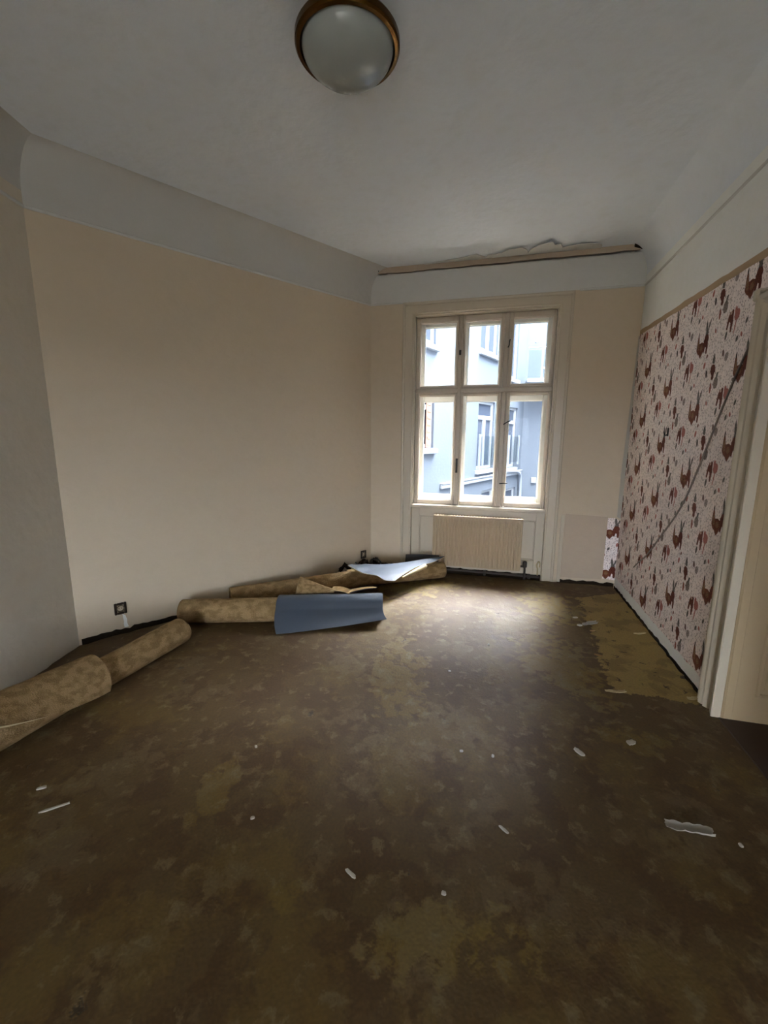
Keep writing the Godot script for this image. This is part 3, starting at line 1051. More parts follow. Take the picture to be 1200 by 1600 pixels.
# ---------------------------------------------------------------- doorway on the right
func build_doorway() -> void:
	var d := thing("door_1", "cream panelled doorway with moulded casing at the right edge", "door", TR, "", "structure")
	var x0 := 2.086
	var x1 := 3.286
	var top := 1.99
	var prof := PackedVector2Array([Vector2(0, -0.01), Vector2(0.0, 0.040), Vector2(0.004, 0.044), Vector2(0.062, 0.024), Vector2(0.066, 0.014), Vector2(0.070, 0.014), Vector2(0.076, 0.030), Vector2(0.094, 0.044), Vector2(0.099, 0.032), Vector2(0.104, 0.032), Vector2(0.112, 0.044), Vector2(0.130, 0.052), Vector2(0.134, 0.030), Vector2(0.140, 0.030), Vector2(0.144, 0.046), Vector2(0.150, 0.048), Vector2(0.153, 0.040), Vector2(0.153, -0.01)])
	var st := mb()
	moulding(st, prof, Vector3(x0, 0, 0), Vector3(x0, top, 0), Vector3(-1, 0, 0), Vector3(0, 0, 1), 0, 1)
	moulding(st, prof, Vector3(x1, 0, 0), Vector3(x1, top, 0), Vector3(1, 0, 0), Vector3(0, 0, 1), 0, 1)
	moulding(st, prof, Vector3(x0, top, 0), Vector3(x1, top, 0), Vector3(0, 1, 0), Vector3(0, 0, 1), -1, 1)
	part("casing", st, M.paint, d)
	st = mb()
	for c in [[x0 - 0.145, 1.0], [x1 + 0.145, -1.0]]:
		bx(st, Vector3(c[0] - 0.02, top + 0.11, 0.0), Vector3(c[0] + 0.02, top + 0.165, 0.058), 0.008)
	part("corner_block", st, M.paint, d)
	# panelled reveals
	for s in [0, 1]:
		var xa: float = x0 if s == 0 else x1
		var sg: float = 1.0 if s == 0 else -1.0
		var t := Transform3D(Basis(Vector3(0, 0, -1), Vector3.UP, Vector3(sg, 0, 0)), Vector3(xa + sg * 0.008, 0, 0))
		st = mb()
		bx(st, Vector3(0.0, 0.0, -0.05), Vector3(0.50, top, 0.0), 0.004, t)
		bx(st, Vector3(0.004, 0.006, 0.0), Vector3(0.045, top, 0.006), 0.004, t)
		var rv := part("reveal_panel", st, M.door, d)
		for yy in [[0.15, 0.75], [0.90, 1.86]]:
			st = mb()
			for b in [[0.13, yy[0], 0.15, yy[1]], [0.42, yy[0], 0.44, yy[1]], [0.15, yy[0], 0.42, yy[0] + 0.02], [0.15, yy[1] - 0.02, 0.42, yy[1]]]:
				bx(st, Vector3(b[0], b[1], 0.0), Vector3(b[2], b[3], 0.009), 0.005, t)
			bx(st, Vector3(0.165, yy[0] + 0.035, 0.0), Vector3(0.405, yy[1] - 0.035, 0.004), 0.004, t)
			part("panel_moulding", st, M.door, rv)
	st = mb()
	bx(st, Vector3(x0, top - 0.0, -0.50), Vector3(x1, top + 0.03, 0.0), 0.004)
	part("head_lining", st, M.door, d)
	st = mb()
	bx(st, Vector3(x0, -0.045, -0.52), Vector3(x1, 0.004, 0.012), 0.004)
	part("threshold", st, M.threshold, d, "dark brown wooden threshold")
	for s in [0, 1]:
		st = mb()
		var a: float = x0 + 0.003 + s * 0.6
		bx(st, Vector3(a, 0.008, -0.54), Vector3(a + 0.594, top - 0.004, -0.50), 0.004)
		for yy in [[0.18, 0.78], [0.95, 1.84]]:
			ring(st, Vector2(a + 0.12, yy[0]), Vector2(a + 0.474, yy[1]), 0.02, 0.02, 0.02, 0.02, -0.50, -0.490, 0.004)
		var lf := part("door_leaf", st, M.door, d)
		if s == 1:
			st = mb()
			pipe(st, bend([Vector3(a + 0.05, 1.02, -0.50), Vector3(a + 0.05, 1.02, -0.455), Vector3(a + 0.09, 1.02, -0.445), Vector3(a + 0.16, 1.02, -0.45)]), 0.009)
			part("door_handle", st, M.brass, lf)

# ---------------------------------------------------------------- courtyard
func facade_window(parent: Node3D, x0: float, x1: float, y0: float, y1: float, split: bool, sill := true) -> void:
	var st := mb()
	var tr := y1 - (y1 - y0) * 0.27
	ring(st, Vector2(x0, y0), Vector2(x1, y1), 0.09, 0.09, 0.09, 0.09, -0.16, -0.06, 0.01)
	bx(st, Vector3(x0 + 0.09, tr, -0.16), Vector3(x1 - 0.09, tr + 0.12, -0.06), 0.01)
	if split:
		var xm := (x0 + x1) * 0.5
		bx(st, Vector3(xm - 0.08, y0 + 0.09, -0.16), Vector3(xm + 0.08, tr, -0.06), 0.01)
	var w := part("window", st, M.win_white, parent)
	st = mb()
	bx(st, Vector3(x0 + 0.05, y0 + 0.05, -0.13), Vector3(x1 - 0.05, y1 - 0.05, -0.11))
	part("pane", st, M.win_dark, w)
	if sill:
		st = mb()
		bx(st, Vector3(x0 - 0.08, y0 - 0.14, -0.1), Vector3(x1 + 0.08, y0 - 0.02, 0.10), 0.015)
		part("window_sill", st, M.win_white, w)

# a wall with rectangular openings: boxes between the cuts
func wall_with_holes(st: SurfaceTool, x0: float, x1: float, y0: float, y1: float, holes: Array, z0: float, z1: float) -> void:
	var xs := [x0, x1]
	for h in holes:
		xs.append(h[0])
		xs.append(h[1])
	xs.sort()
	for i in xs.size() - 1:
		var a: float = xs[i]
		var b: float = xs[i + 1]
		if b - a < 0.001: continue
		var mid := (a + b) * 0.5
		var cuts := []
		for h in holes:
			if h[0] < mid and mid < h[1]: cuts.append([h[2], h[3]])
		cuts.sort_custom(func(p, q): return p[0] < q[0])
		var y := y0
		for c in cuts:
			bx(st, Vector3(a, y, z0), Vector3(b, c[0], z1))
			y = c[1]
		bx(st, Vector3(a, y, z0), Vector3(b, y1, z1))

const ROOF := 10.8

func build_courtyard() -> void:
	var ta := Transform3D(Basis(XA, Vector3.UP, NA), KC - XA * 14.0 + Vector3(0, -7, 0))
	var la := thing("apartment_building", "white rendered courtyard wing with tall windows seen through the left and middle lights", "building", ta)
	var holes := [[6.25, 7.3, 8.2, 9.45], [6.25, 7.3, 10.62, 12.2], [9.95, 11.2, 7.5, 9.55], [9.9, 11.2, 10.95, 13.1], [12.45, 13.35, 7.42, 9.5], [12.3, 13.1, 10.45, 13.0], [10.45, 11.45, 5.0, 6.8], [12.6, 13.6, 4.9, 6.65], [6.25, 7.3, 4.9, 6.4]]
	var st := mb()
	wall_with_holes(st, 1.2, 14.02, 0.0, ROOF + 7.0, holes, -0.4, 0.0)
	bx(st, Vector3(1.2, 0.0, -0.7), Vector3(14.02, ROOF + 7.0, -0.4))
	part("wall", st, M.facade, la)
	for h in holes:
		facade_window(la, h[0], h[1], h[2], h[3], h[1] - h[0] > 1.1 or h[0] < 7.0)
	st = mb()
	bx(st, Vector3(7.7, 7.12, 0.0), Vector3(14.0, 7.24, 0.07), 0.02)
	bx(st, Vector3(7.7, 7.24, 0.0), Vector3(14.0, 7.28, 0.10), 0.01)
	part("string_course", st, M.win_white, la)
	# copper-coloured shutter beside the left window
	st = mb()
	bx(st, Vector3(7.0, 8.2, -0.06), Vector3(7.22, 9.4, -0.03), 0.01)
	for k in 7:
		bx(st, Vector3(7.03, 8.26 + k * 0.16, -0.03), Vector3(7.19, 8.32 + k * 0.16, -0.015), 0.004)
	part("shutter", st, M.copper, la, "narrow reddish shutter")
	for g in [[9.95, 11.2], [12.45, 13.35]]:
		st = mb()
		bx(st, Vector3(g[0] + 0.05, 7.6, 0.06), Vector3(g[1] + 0.12, 8.5, 0.075))
		var gl := part("railing_glass", st, M.rail_glass, la)
		for x in [g[0] + 0.03, g[1] + 0.12]:
			st = mb()
			bx(st, Vector3(x, 7.5, 0.03), Vector3(x + 0.035, 8.55, 0.09), 0.005)
			part("railing_post", st, M.zinc, gl)
	st = mb()
	pipe(st, bend([Vector3(11.2, 7.40, 0.1), Vector3(12.6, 7.30, 0.1), Vector3(13.5, 7.22, 0.1), Vector3(13.82, 6.9, 0.1), Vector3(13.85, 5.5, 0.1), Vector3(13.85, 1.0, 0.1)]), 0.055)
	part("downpipe", st, M.zinc, la)
	# rear wing
	var tb := Transform3D(Basis(D, Vector3.UP, N), KC + Vector3(0, -7, 0))
	var lb := thing("apartment_building", "white rear wing with a glass-railed balcony seen through the right lights", "building", tb)
	st = mb()
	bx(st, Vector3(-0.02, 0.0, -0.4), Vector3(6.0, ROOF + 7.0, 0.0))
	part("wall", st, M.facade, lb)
	st = mb()
	bx(st, Vector3(0.0, 10.35, 0.0), Vector3(2.6, 10.48, 0.9), 0.02)
	part("balcony_slab", st, M.win_white, lb)
	st = mb()
	pipe(st, [Vector3(0.0, 11.50, 0.85), Vector3(1.3, 11.50, 0.85), Vector3(2.6, 11.50, 0.85)], 0.025)
	part("balcony_rail", st, M.zinc, lb)
	for x in [0.45, 1.35, 2.5]:
		st = mb()
		bx(st, Vector3(x, 10.45, 0.83), Vector3(x + 0.04, 11.5, 0.87), 0.005)
		part("balcony_post", st, M.zinc, lb)
	for x in [0.02, 0.52, 1.42]:
		st = mb()
		bx(st, Vector3(x, 10.5, 0.845), Vector3(x + (0.40 if x < 0.1 else 0.80), 11.42, 0.855))
		part("balcony_glass", st, M.rail_glass, lb)
	st = mb()
	bx(st, Vector3(0.42, 6.78, 0.0), Vector3(0.60, 7.0, 0.06), 0.01)
	part("vent_box", st, M.zinc, lb)
	for q in [[0.30, 11.87], [0.62, 10.95]]:
		st = mb()
		lathe(st, [Vector2(0, 0.03), Vector2(0.04, 0.02), Vector2(0.045, 0.0)], 12, Transform3D(Basis(Vector3.RIGHT, Vector3(0, 0, 1), Vector3(0, -1, 0)), Vector3(q[0], q[1], 0.0)))
		part("wall_rosette", st, M.zinc, lb)
	# side wing that closes the courtyard to the right
	var tc := Transform3D(Basis(-N, Vector3.UP, -D), TW * Vector3(8.6, -7, 0.0))
	var lc := thing("apartment_building", "white side wing closing the courtyard on the right, outside the view", "building", tc)
	st = mb()
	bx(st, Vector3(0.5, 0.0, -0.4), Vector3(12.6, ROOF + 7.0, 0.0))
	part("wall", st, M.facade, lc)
	var gr := thing("courtyard_ground", "grey paved courtyard far below the window", "ground", Transform3D.IDENTITY, "", "structure")
	st = mb()
	bx(st, Vector3(-6, -7.3, -19), Vector3(13, -7.0, -4.9))
	part("paving", st, M.court, gr)

# ---------------------------------------------------------------- broken cornice over the window
func build_ceiling_edge() -> void:
	var t := thing("trim_2", "broken cornice strip with bare lath and curled paint above the window", "trim", TW, "", "structure")
	var st := mb()
	var p := PackedVector2Array()
	p.append_array(ragged(Vector2(0.05, 3.078), Vector2(2.46, 3.083), 0.012, 0.07, 60.0))
	p.append_array(PackedVector2Array([Vector2(2.46, 3.083), Vector2(2.475, 3.12), Vector2(2.44, 3.129), Vector2(0.06, 3.129)]))
	slab(st, p, -0.012, 0.010)
	part("lath", st, M.lath, t, "bare tan lath strip")
	# curled paint layers on the ceiling
	var flakes := [[[0.55, 0.02], [0.72, 0.06], [0.90, 0.10], [1.06, 0.16], [1.10, 0.10], [1.18, 0.02]], [[1.12, 0.02], [1.16, 0.10], [1.28, 0.13], [1.34, 0.20], [1.45, 0.22], [1.50, 0.14], [1.52, 0.02]], [[1.50, 0.02], [1.54, 0.16], [1.60, 0.24], [1.70, 0.30], [1.73, 0.20], [1.78, 0.22], [1.80, 0.12], [1.95, 0.17], [2.06, 0.14], [2.12, 0.10], [2.14, 0.02]]]
	for k in flakes.size():
		st = mb()
		var poly := PackedVector2Array()
		for i in flakes[k].size():
			var a := Vector2(flakes[k][i][0], flakes[k][i][1])
			var b := Vector2(flakes[k][(i + 1) % flakes[k].size()][0], flakes[k][(i + 1) % flakes[k].size()][1])
			poly.append_array(ragged(a, b, 0.010, 0.03, 70.0 + k * 7 + i))
		var tt := Transform3D(Basis(Vector3(1, 0, 0), Vector3(0, -0.07, 1), Vector3(0, 1, 0)), Vector3(0, CEIL - 0.004, 0))
		slab(st, poly, -0.004, 0.003, tt)
		part("paint_flake", st, M.wall_grey, t)
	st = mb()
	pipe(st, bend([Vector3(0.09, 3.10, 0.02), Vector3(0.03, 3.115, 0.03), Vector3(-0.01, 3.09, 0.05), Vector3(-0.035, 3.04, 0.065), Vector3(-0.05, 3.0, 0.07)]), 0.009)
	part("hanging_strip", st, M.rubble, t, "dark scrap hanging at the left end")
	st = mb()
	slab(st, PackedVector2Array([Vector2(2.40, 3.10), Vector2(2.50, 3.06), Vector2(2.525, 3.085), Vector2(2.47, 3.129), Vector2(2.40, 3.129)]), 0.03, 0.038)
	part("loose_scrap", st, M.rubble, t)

# ---------------------------------------------------------------- carpets
# a carpet roll: slightly flattened tube with rounded lips and sunken wound ends
func roll_mesh(a: Vector3, b: Vector3, r0: float, r1: float, sd: float, flat := 0.96) -> SurfaceTool:
	var st := mb()
	var dir := (b - a).normalized()
	var side := dir.cross(Vector3.UP).normalized()
	var up := side.cross(dir)
	var ln := a.distance_to(b)
	var prof := []      # along, radius factor
	prof.append([0.03, 0.0])
	prof.append([0.03, 0.35])
	prof.append([0.012, 0.55])
	prof.append([0.02, 0.70])
	prof.append([0.003, 0.84])
	prof.append([0.0, 0.93])
	prof.append([0.006, 0.985])
	for k in 26:
		prof.append([lerpf(0.02, ln - 0.02, k / 25.0), 1.0])
	for k in [6, 5, 4, 3, 2, 1, 0]:
		prof.append([ln - prof[k][0], prof[k][1]])
	var f := func(u: float, v: float) -> Vector3:
		var k := int(round(u * (prof.size() - 1)))
		var x: float = prof[k][0]
		var r: float = lerpf(r0, r1, x / ln) * prof[k][1]
		var an := v * TAU
		r *= 1.0 + 0.035 * wob.get_noise_3d(x * 3.0 + sd, cos(an) * 0.9, sin(an) * 0.9) * (1.0 if prof[k][1] > 0.9 else 0.3)
		var c := a.lerp(b, x / ln)
		return c + side * (cos(an) * r) + up * (sin(an) * r * flat)
	grid(st, f, prof.size() - 1, 40, ln, TAU * r0)
	grid_idx(st, 0, prof.size() - 1, 40, false)
	st.generate_tangents()
	return st

func build_carpets() -> void:
	# 1: roll in the left foreground with a looser outer layer
	var a := thing("carpet_roll", "brown carpet roll in the left foreground, its near half wrapped in a looser layer", "carpet roll", Transform3D(Basis.IDENTITY, Vector3(-1.65, 0, -2.2)))
	var o := a.position
	part("roll", roll_mesh(Vector3(-1.435, 0.092, -2.82) - o, Vector3(-1.95, 0.090, -1.30) - o, 0.092, 0.088, 1.0), M.carpet, a)
	var w0 := Vector3(-1.63, 0.116, -2.20) - o
	var w1 := Vector3(-1.985, 0.142, -1.28) - o
	var dir := (w1 - w0).normalized()
	var side := dir.cross(Vector3.UP).normalized()
	var wrap := func(u: float, v: float) -> Vector3:
		var c := w0.lerp(w1, u)
		var r := lerpf(0.121, 0.150, u)
		# from low at the back over the top to a flared lip at the front
		var an := deg_to_rad(lerpf(205.0, lerpf(-36.0, 30.0, clampf(u / 0.6, 0.0, 1.0)), v))
		var flare := pow(v, 5.0) * lerpf(0.012, 0.07, clampf(u / 0.6, 0.0, 1.0))
		var rr := r + flare + 0.004 * wob.get_noise_2d(u * 3.0, v * 4.0)
		return c - side * (cos(an) * rr * -1.0) * -1.0 + Vector3.UP * (sin(an) * rr)
	# (side points to the wall; the lip faces the room)
	var sh := sheet(wrap, 24, 30, 0.014, 1.0, 0.6)
	sh[0].generate_tangents()
	part("outer_layer", sh[0], M.carpet, a)
	part("backing", sh[1], M.felt_dark, a)
	part("cut_edge", sh[2], M.cut, a, "pale cut edge of the outer layer")

	# 2: middle roll with the blue-grey backing folded over its right half
	var b := thing("carpet_roll", "middle carpet roll with a dark blue-grey backing flap draped over its right end", "carpet roll", Transform3D(Basis.IDENTITY, Vector3(-0.8, 0, -3.2)))
	o = b.position
	part("roll", roll_mesh(Vector3(-1.585, 0.095, -3.135) - o, Vector3(-0.01, 0.097, -3.235) - o, 0.096, 0.10, 12.0), M.carpet, b)
	var drape := func(u: float, v: float) -> Vector3:
		# u along the roll, v from behind the crest down to the floor
		var x := lerpf(-0.83, -0.005, u)
		var zc := lerpf(-3.175, -3.235, u)
		var r := 0.112
		var yl := lerpf(0.004, 0.055, pow(u, 1.6))
		var xs := lerpf(0.03, 0.03, u) * maxf(0.0, (v - 0.45)) * 2.0
		if v < 0.45:
			var an := deg_to_rad(lerpf(150.0, 22.0, v / 0.45))
			return Vector3(x, 0.10 + sin(an) * r, zc + cos(an) * r)
		var t := (v - 0.45) / 0.55
		var an2 := deg_to_rad(22.0)
		var s := Vector3(x, 0.10 + sin(an2) * r, zc + cos(an2) * r)
		var e := Vector3(x + xs, yl, lerpf(-2.937, -3.10, u))
		var q := s.lerp(e, t)
		q.z += sin(t * PI) * 0.012
		return q
	var dr := func(u: float, v: float) -> Vector3: return drape.call(u, v) - o
	sh = sheet(func(u: float, v: float) -> Vector3: return dr.call(v, u), 30, 24, 0.005, 0.5, 0.8)
	part("backing_flap", sh[0], M.felt, b, "dark blue-grey backing turned outwards")
	part("pile_side", sh[1], M.carpet, b)
	part("cut_edge", sh[2], M.felt_dark, b)

	# 3: long roll behind, reaching to the radiator
	var c := thing("carpet_roll", "long brown carpet roll lying behind along the cream wall up to the radiator", "carpet roll", Transform3D(Basis.IDENTITY, Vector3(-0.4, 0, -4.0)))
	o = c.position
	part("roll", roll_mesh(Vector3(-1.31, 0.092, -3.43) - o, Vector3(-0.05, 0.088, -4.06) - o, 0.092, 0.088, 23.0), M.carpet, c)
	part("outer_roll", roll_mesh(Vector3(-0.36, 0.090, -3.95) - o, Vector3(0.625, 0.088, -4.265) - o, 0.090, 0.088, 31.0), M.carpet, c)

	# loose sheet lying on the back roll, pale backing up
	var d := thing("carpet_offcut", "curled carpet offcut lying pale blue backing up across the back roll", "carpet offcut", Transform3D(Basis.IDENTITY, Vector3(0.1, 0.0, -3.95)))
	o = d.position
	var rows := [
		[Vector3(-0.335, 0.262, -3.835), Vector3(-0.26, 0.232, -3.80), Vector3(-0.185, 0.205, -3.775), Vector3(-0.06, 0.19, -3.75), Vector3(0.01, 0.172, -3.68), Vector3(0.10, 0.168, -3.67)],
		[Vector3(-0.31, 0.262, -3.87), Vector3(-0.24, 0.232, -3.85), Vector3(-0.16, 0.205, -3.83), Vector3(-0.02, 0.197, -3.84), Vector3(0.08, 0.192, -3.80), Vector3(0.20, 0.190, -3.81)],
		[Vector3(-0.29, 0.245, -3.92), Vector3(-0.20, 0.224, -3.91), Vector3(-0.10, 0.206, -3.91), Vector3(0.05, 0.201, -3.94), Vector3(0.18, 0.203, -3.96), Vector3(0.34, 0.206, -3.99)],
		[Vector3(-0.24, 0.225, -3.98), Vector3(-0.14, 0.214, -3.98), Vector3(-0.02, 0.204, -4.00), Vector3(0.14, 0.203, -4.05), Vector3(0.32, 0.207, -4.10), Vector3(0.52, 0.214, -4.14)],
		[Vector3(-0.18, 0.215, -4.04), Vector3(-0.06, 0.206, -4.05), Vector3(0.08, 0.202, -4.09), Vector3(0.26, 0.207, -4.15), Vector3(0.44, 0.222, -4.21), Vector3(0.64, 0.240, -4.25)]]
	sh = sheet(func(u: float, v: float) -> Vector3: return spline2(rows, v, u) - o, 24, 20, -0.006, 1.0, 0.5)
	part("pile_side", sh[1], M.carpet, d)
	part("backing", sh[0], M.felt, d, "pale blue-grey backing facing up")
	part("cut_edge", sh[2], M.cut, d, "cream cut edge")
	# its right corner rolls back over itself
	var curl := func(u: float, v: float) -> Vector3:
		var p := Vector3(0.17, 0.18, -3.74).lerp(Vector3(0.41, 0.20, -4.03), u)
		var an := deg_to_rad(lerpf(-80.0, 150.0, v))
		var r := lerpf(0.008, 0.026, u)
		var s := Vector3(0.75, 0, 0.62)
		return p + s * (cos(an) * r) + Vector3.UP * (sin(an) * r - 0.004) - o
	sh = sheet(curl, 14, 12, 0.004, 0.4, 0.1)
	part("rolled_corner", sh[0], M.cut, d, "cream rolled-over corner")
	part("rolled_corner", sh[1], M.felt, d)
	part("rolled_corner_edge", sh[2], M.cut, d)

	# cone-shaped torn flap standing between the rolls
	var e := thing("carpet_offcut", "brown carpet offcut twisted into a cone behind the middle roll's flap", "carpet offcut", Transform3D(Basis.IDENTITY, Vector3(-0.6, 0, -3.3)))
	o = e.position
	var cone := func(u: float, v: float) -> Vector3:
		var ax0 := Vector3(-0.715, 0.222, -3.33)
		var ax1 := Vector3(-0.40, 0.218, -3.27)
		var p := ax0.lerp(ax1, u)
		var r := lerpf(0.092, 0.016, pow(u, 0.85))
		var an := deg_to_rad(lerpf(175.0, -25.0, v))
		return p + Vector3(0.0, sin(an) * r * 1.05, cos(an) * r * 0.9) + Vector3(0.03 * sin(v * PI) * (1 - u), 0, 0) - o
	sh = sheet(cone, 18, 20, -0.005, 0.4, 0.4)
	part("twisted_sheet", sh[0], M.carpet, e)
	part("backing", sh[1], M.felt_dark, e)
	part("cut_edge", sh[2], M.cut, e)
	var tail := func(u: float, v: float) -> Vector3:
		var p := Vector3(-0.43, 0.224, -3.25).lerp(Vector3(-0.275, 0.210, -3.225), u) if u < 0.999 else Vector3(-0.275, 0.210, -3.225)
		return p + Vector3(0.02, 0.012 - 0.01 * u, -0.07) * v + Vector3(0, 0.012 * sin(u * PI), 0) - o
	sh = sheet(tail, 8, 6, -0.005, 0.2, 0.1)
	part("torn_tail", sh[1], M.carpet, e)
	part("torn_tail_backing", sh[0], M.carpet, e)
	part("torn_tail_edge", sh[2], M.cut, e)
	var f2 := thing("carpet_offcut", "narrow torn brown strip lying along the crest of the blue-grey flap", "carpet offcut", Transform3D(Basis.IDENTITY, Vector3(-0.16, 0, -3.27)))
	o = f2.position
	var strip := func(u: float, v: float) -> Vector3:
		var p := Vector3(-0.275, 0.214, -3.235).lerp(Vector3(-0.06, 0.228, -3.30), u)
		return p + Vector3(0.01, 0.004, -0.055) * v * (1.0 - 0.6 * u) + Vector3(0, 0.01 * sin(u * PI * 0.9), 0) - o
	sh = sheet(strip, 10, 5, -0.006, 0.25, 0.08)
	part("strip", sh[1], M.carpet, f2)
	part("backing", sh[0], M.carpet, f2)
	part("cut_edge", sh[2], M.felt_dark, f2)

	# grey underlay sheet curled against the wall left of the radiator
	var g := thing("underlay_sheet", "dark grey underlay sheet bent up against the apron left of the radiator", "underlay", at_wall(TW, 0.6, 0.0, 0.10))
	var bent := func(u: float, v: float) -> Vector3:
		var x := lerpf(-0.185, 0.17, u)
		var z: float = lerpf(0.045, -0.02, smoothstep(0.0, 1.0, v)) + 0.06 * u * u - 0.02
		return Vector3(x + 0.02 * v * u, 0.004 + v * (0.178 + 0.035 * u), z)
	sh = sheet(bent, 16, 12, 0.006, 0.4, 0.2)
	part("sheet", sh[0], M.felt_dark, g)
	part("sheet_back", sh[1], M.felt_dark, g)
	part("cut_edge", sh[2], M.felt_dark, g)
	# crumpled underlay scraps in the corner behind the rolls
	for k in 4:
		var q: Vector3 = TL * Vector3(2.30 + 0.135 * k, 0.0, 0.10 + 0.03 * (k % 2))
		var lab: String = ["crumpled dark underlay scrap against the wall behind the pale offcut, leftmost of four", "crumpled dark underlay scrap behind the pale offcut, second from the left", "crumpled dark underlay scrap behind the pale offcut, third from the left", "crumpled dark underlay scrap nearest the window wall corner"][k]
		var s := thing("underlay_scrap", lab, "scrap", Transform3D(Basis.IDENTITY, q), "dark underlay scraps in the corner")
		var sd := 80.0 + k * 9
		var cr := func(u: float, v: float) -> Vector3:
			var x := (u - 0.5) * 0.125
			var z := (v - 0.5) * 0.13
			var y := 0.07 + 0.05 * wob.get_noise_2d(u * 2.4 + sd, v * 2.2) + 0.05 * (1.0 - absf(u - 0.5) * 2.0)
			return Vector3(x + 0.02 * wob.get_noise_2d(v * 3 + sd, 2.0), maxf(y, 0.004), z + 0.02 * wob.get_noise_2d(u * 4 + sd, 7.0))
		sh = sheet(cr, 12, 8, -0.005, 0.2, 0.15)
		part("scrap", sh[0], M.felt_dark if k % 2 else M.rubble, s)
		part("scrap_underside", sh[1], M.rubble, s)
		part("torn_edge", sh[2], M.rubble, s)

func spline2(rows: Array, u: float, v: float) -> Vector3:
	var pts := []
	for r in rows: pts.append(cat(r, u))
	return cat(pts, v)

func cat(p: Array, t: float) -> Vector3:
	var n := p.size() - 1
	var x := clampf(t, 0.0, 1.0) * n
	var k := mini(int(x), n - 1)
	var a: Vector3 = p[maxi(k - 1, 0)]
	var b: Vector3 = p[k]
	var c: Vector3 = p[k + 1]
	var d: Vector3 = p[mini(k + 2, n)]
	return b.cubic_interpolate(c, a, d, x - k)

# ---------------------------------------------------------------- fittings
func build_fittings() -> void:
	# flush ceiling lamp
	var l := thing("ceiling_lamp", "round flush ceiling lamp with brass ring and unlit opal glass dome", "lamp", Transform3D(Basis.IDENTITY, Vector3(-0.165, CEIL, -2.10)))
	var st := mb()
	lathe(st, [Vector2(0.0, 0.0), Vector2(0.165, 0.0), Vector2(0.17, -0.012), Vector2(0.185, -0.018), Vector2(0.212, -0.03), Vector2(0.220, -0.042), Vector2(0.220, -0.066), Vector2(0.214, -0.074), Vector2(0.200, -0.076), Vector2(0.196, -0.066), Vector2(0.19, -0.05)], 72)
	part("brass_ring", st, M.brass, l)
	st = mb()
	var dome := []
	for k in 17:
		var an := k / 16.0 * PI * 0.5
		dome.append(Vector2(maxf(cos(an) * 0.193, 0.0004), -0.058 - sin(an) * 0.115))
	smooth_lathe(st, dome, 72)
	part("glass_dome", st, M.opal, l)
	# two wall sockets
	for q in [[0.274, 0.185, "dark brown wall socket above the left foreground roll"], [2.637, 0.157, "small brown wall socket near the window corner"]]:
		var s := thing("wall_socket", q[2], "socket", at_wall(TL, q[0], q[1], 0.0))
		st = mb()
		ring(st, Vector2(-0.04, -0.045), Vector2(0.04, 0.045), 0.018, 0.018, 0.018, 0.018, 0.0, 0.011, 0.004)
		part("cover_frame", st, M.socket, s)
		st = mb()
		lathe(st, [Vector2(0.0, -0.006), Vector2(0.019, -0.006), Vector2(0.021, 0.008), Vector2(0.026, 0.009), Vector2(0.026, 0.0)], 24, Transform3D(Basis(Vector3.RIGHT, Vector3(0, 0, 1), Vector3(0, -1, 0)), Vector3(0, 0, 0.004)))
		part("insert", st, M.socket_in, s)
		st = mb()
		for x in [-0.009, 0.009]:
			bx(st, Vector3(x - 0.0025, -0.0025, -0.002), Vector3(x + 0.0025, 0.0025, 0.003))
		part("contact_holes", st, M.dark, s)
	var ps := thing("plaster_fill", "white plaster streak filling the chase under the left socket", "plaster", at_wall(TL, 0.30, 0.03, 0.0))
	st = mb()
	var pf := PackedVector2Array()
	pf.append_array(ragged(Vector2(-0.012, 0.0), Vector2(0.016, 0.0), 0.002, 0.01, 90.0))
	pf.append_array(ragged(Vector2(0.016, 0.0), Vector2(0.0, 0.11), 0.006, 0.015, 91.0))
	pf.append_array(ragged(Vector2(-0.018, 0.11), Vector2(-0.012, 0.0), 0.006, 0.015, 92.0))
	slab(st, pf, 0.0, 0.004)
	part("fill", st, M.offwhite, ps)
	# slack grey cable across the wallpaper
	var cb := thing("wall_cable", "thin grey cable sagging diagonally across the wallpaper from the door casing", "cable", at_wall(TR, 1.2, 0.9, 0.0))
	st = mb()
	var pts := []
	for p in [[1.915, 2.01], [1.75, 1.765], [1.617, 1.527], [1.45, 1.222], [1.337, 1.042], [1.20, 0.895], [1.088, 0.795], [0.93, 0.652], [0.776, 0.52], [0.62, 0.42], [0.53, 0.355]]:
		pts.append(Vector3(p[0] - 1.2, p[1] - 0.9, 0.007))
	pipe(st, bend(pts, 5), 0.0055)
	part("cable", st, M.conduit, cb)
	for k in [1, 4, 7]:
		st = mb()
		bx(st, pts[k] + Vector3(-0.010, -0.010, -0.006), pts[k] + Vector3(0.010, 0.010, 0.009), 0.004)
		part("cable_clip", st, M.conduit, cb)
	var hk := thing("wall_hook", "small black bracket fixed to the wallpaper halfway up", "hook", at_wall(TR, 0.925, 1.50, 0.003))
	st = mb()
	bx(st, Vector3(-0.010, -0.03, 0.0), Vector3(0.010, 0.03, 0.006), 0.002)
	pipe_into(hk, [Vector3(0, -0.02, 0.006), Vector3(0, -0.022, 0.02), Vector3(0, 0.004, 0.028)])
	part("plate", st, M.iron, hk)

func pipe_into(parent: Node3D, p: Array) -> void:
	var st := mb()
	pipe(st, bend(p), 0.004, 8)
	part("hook_arm", st, M.iron, parent)

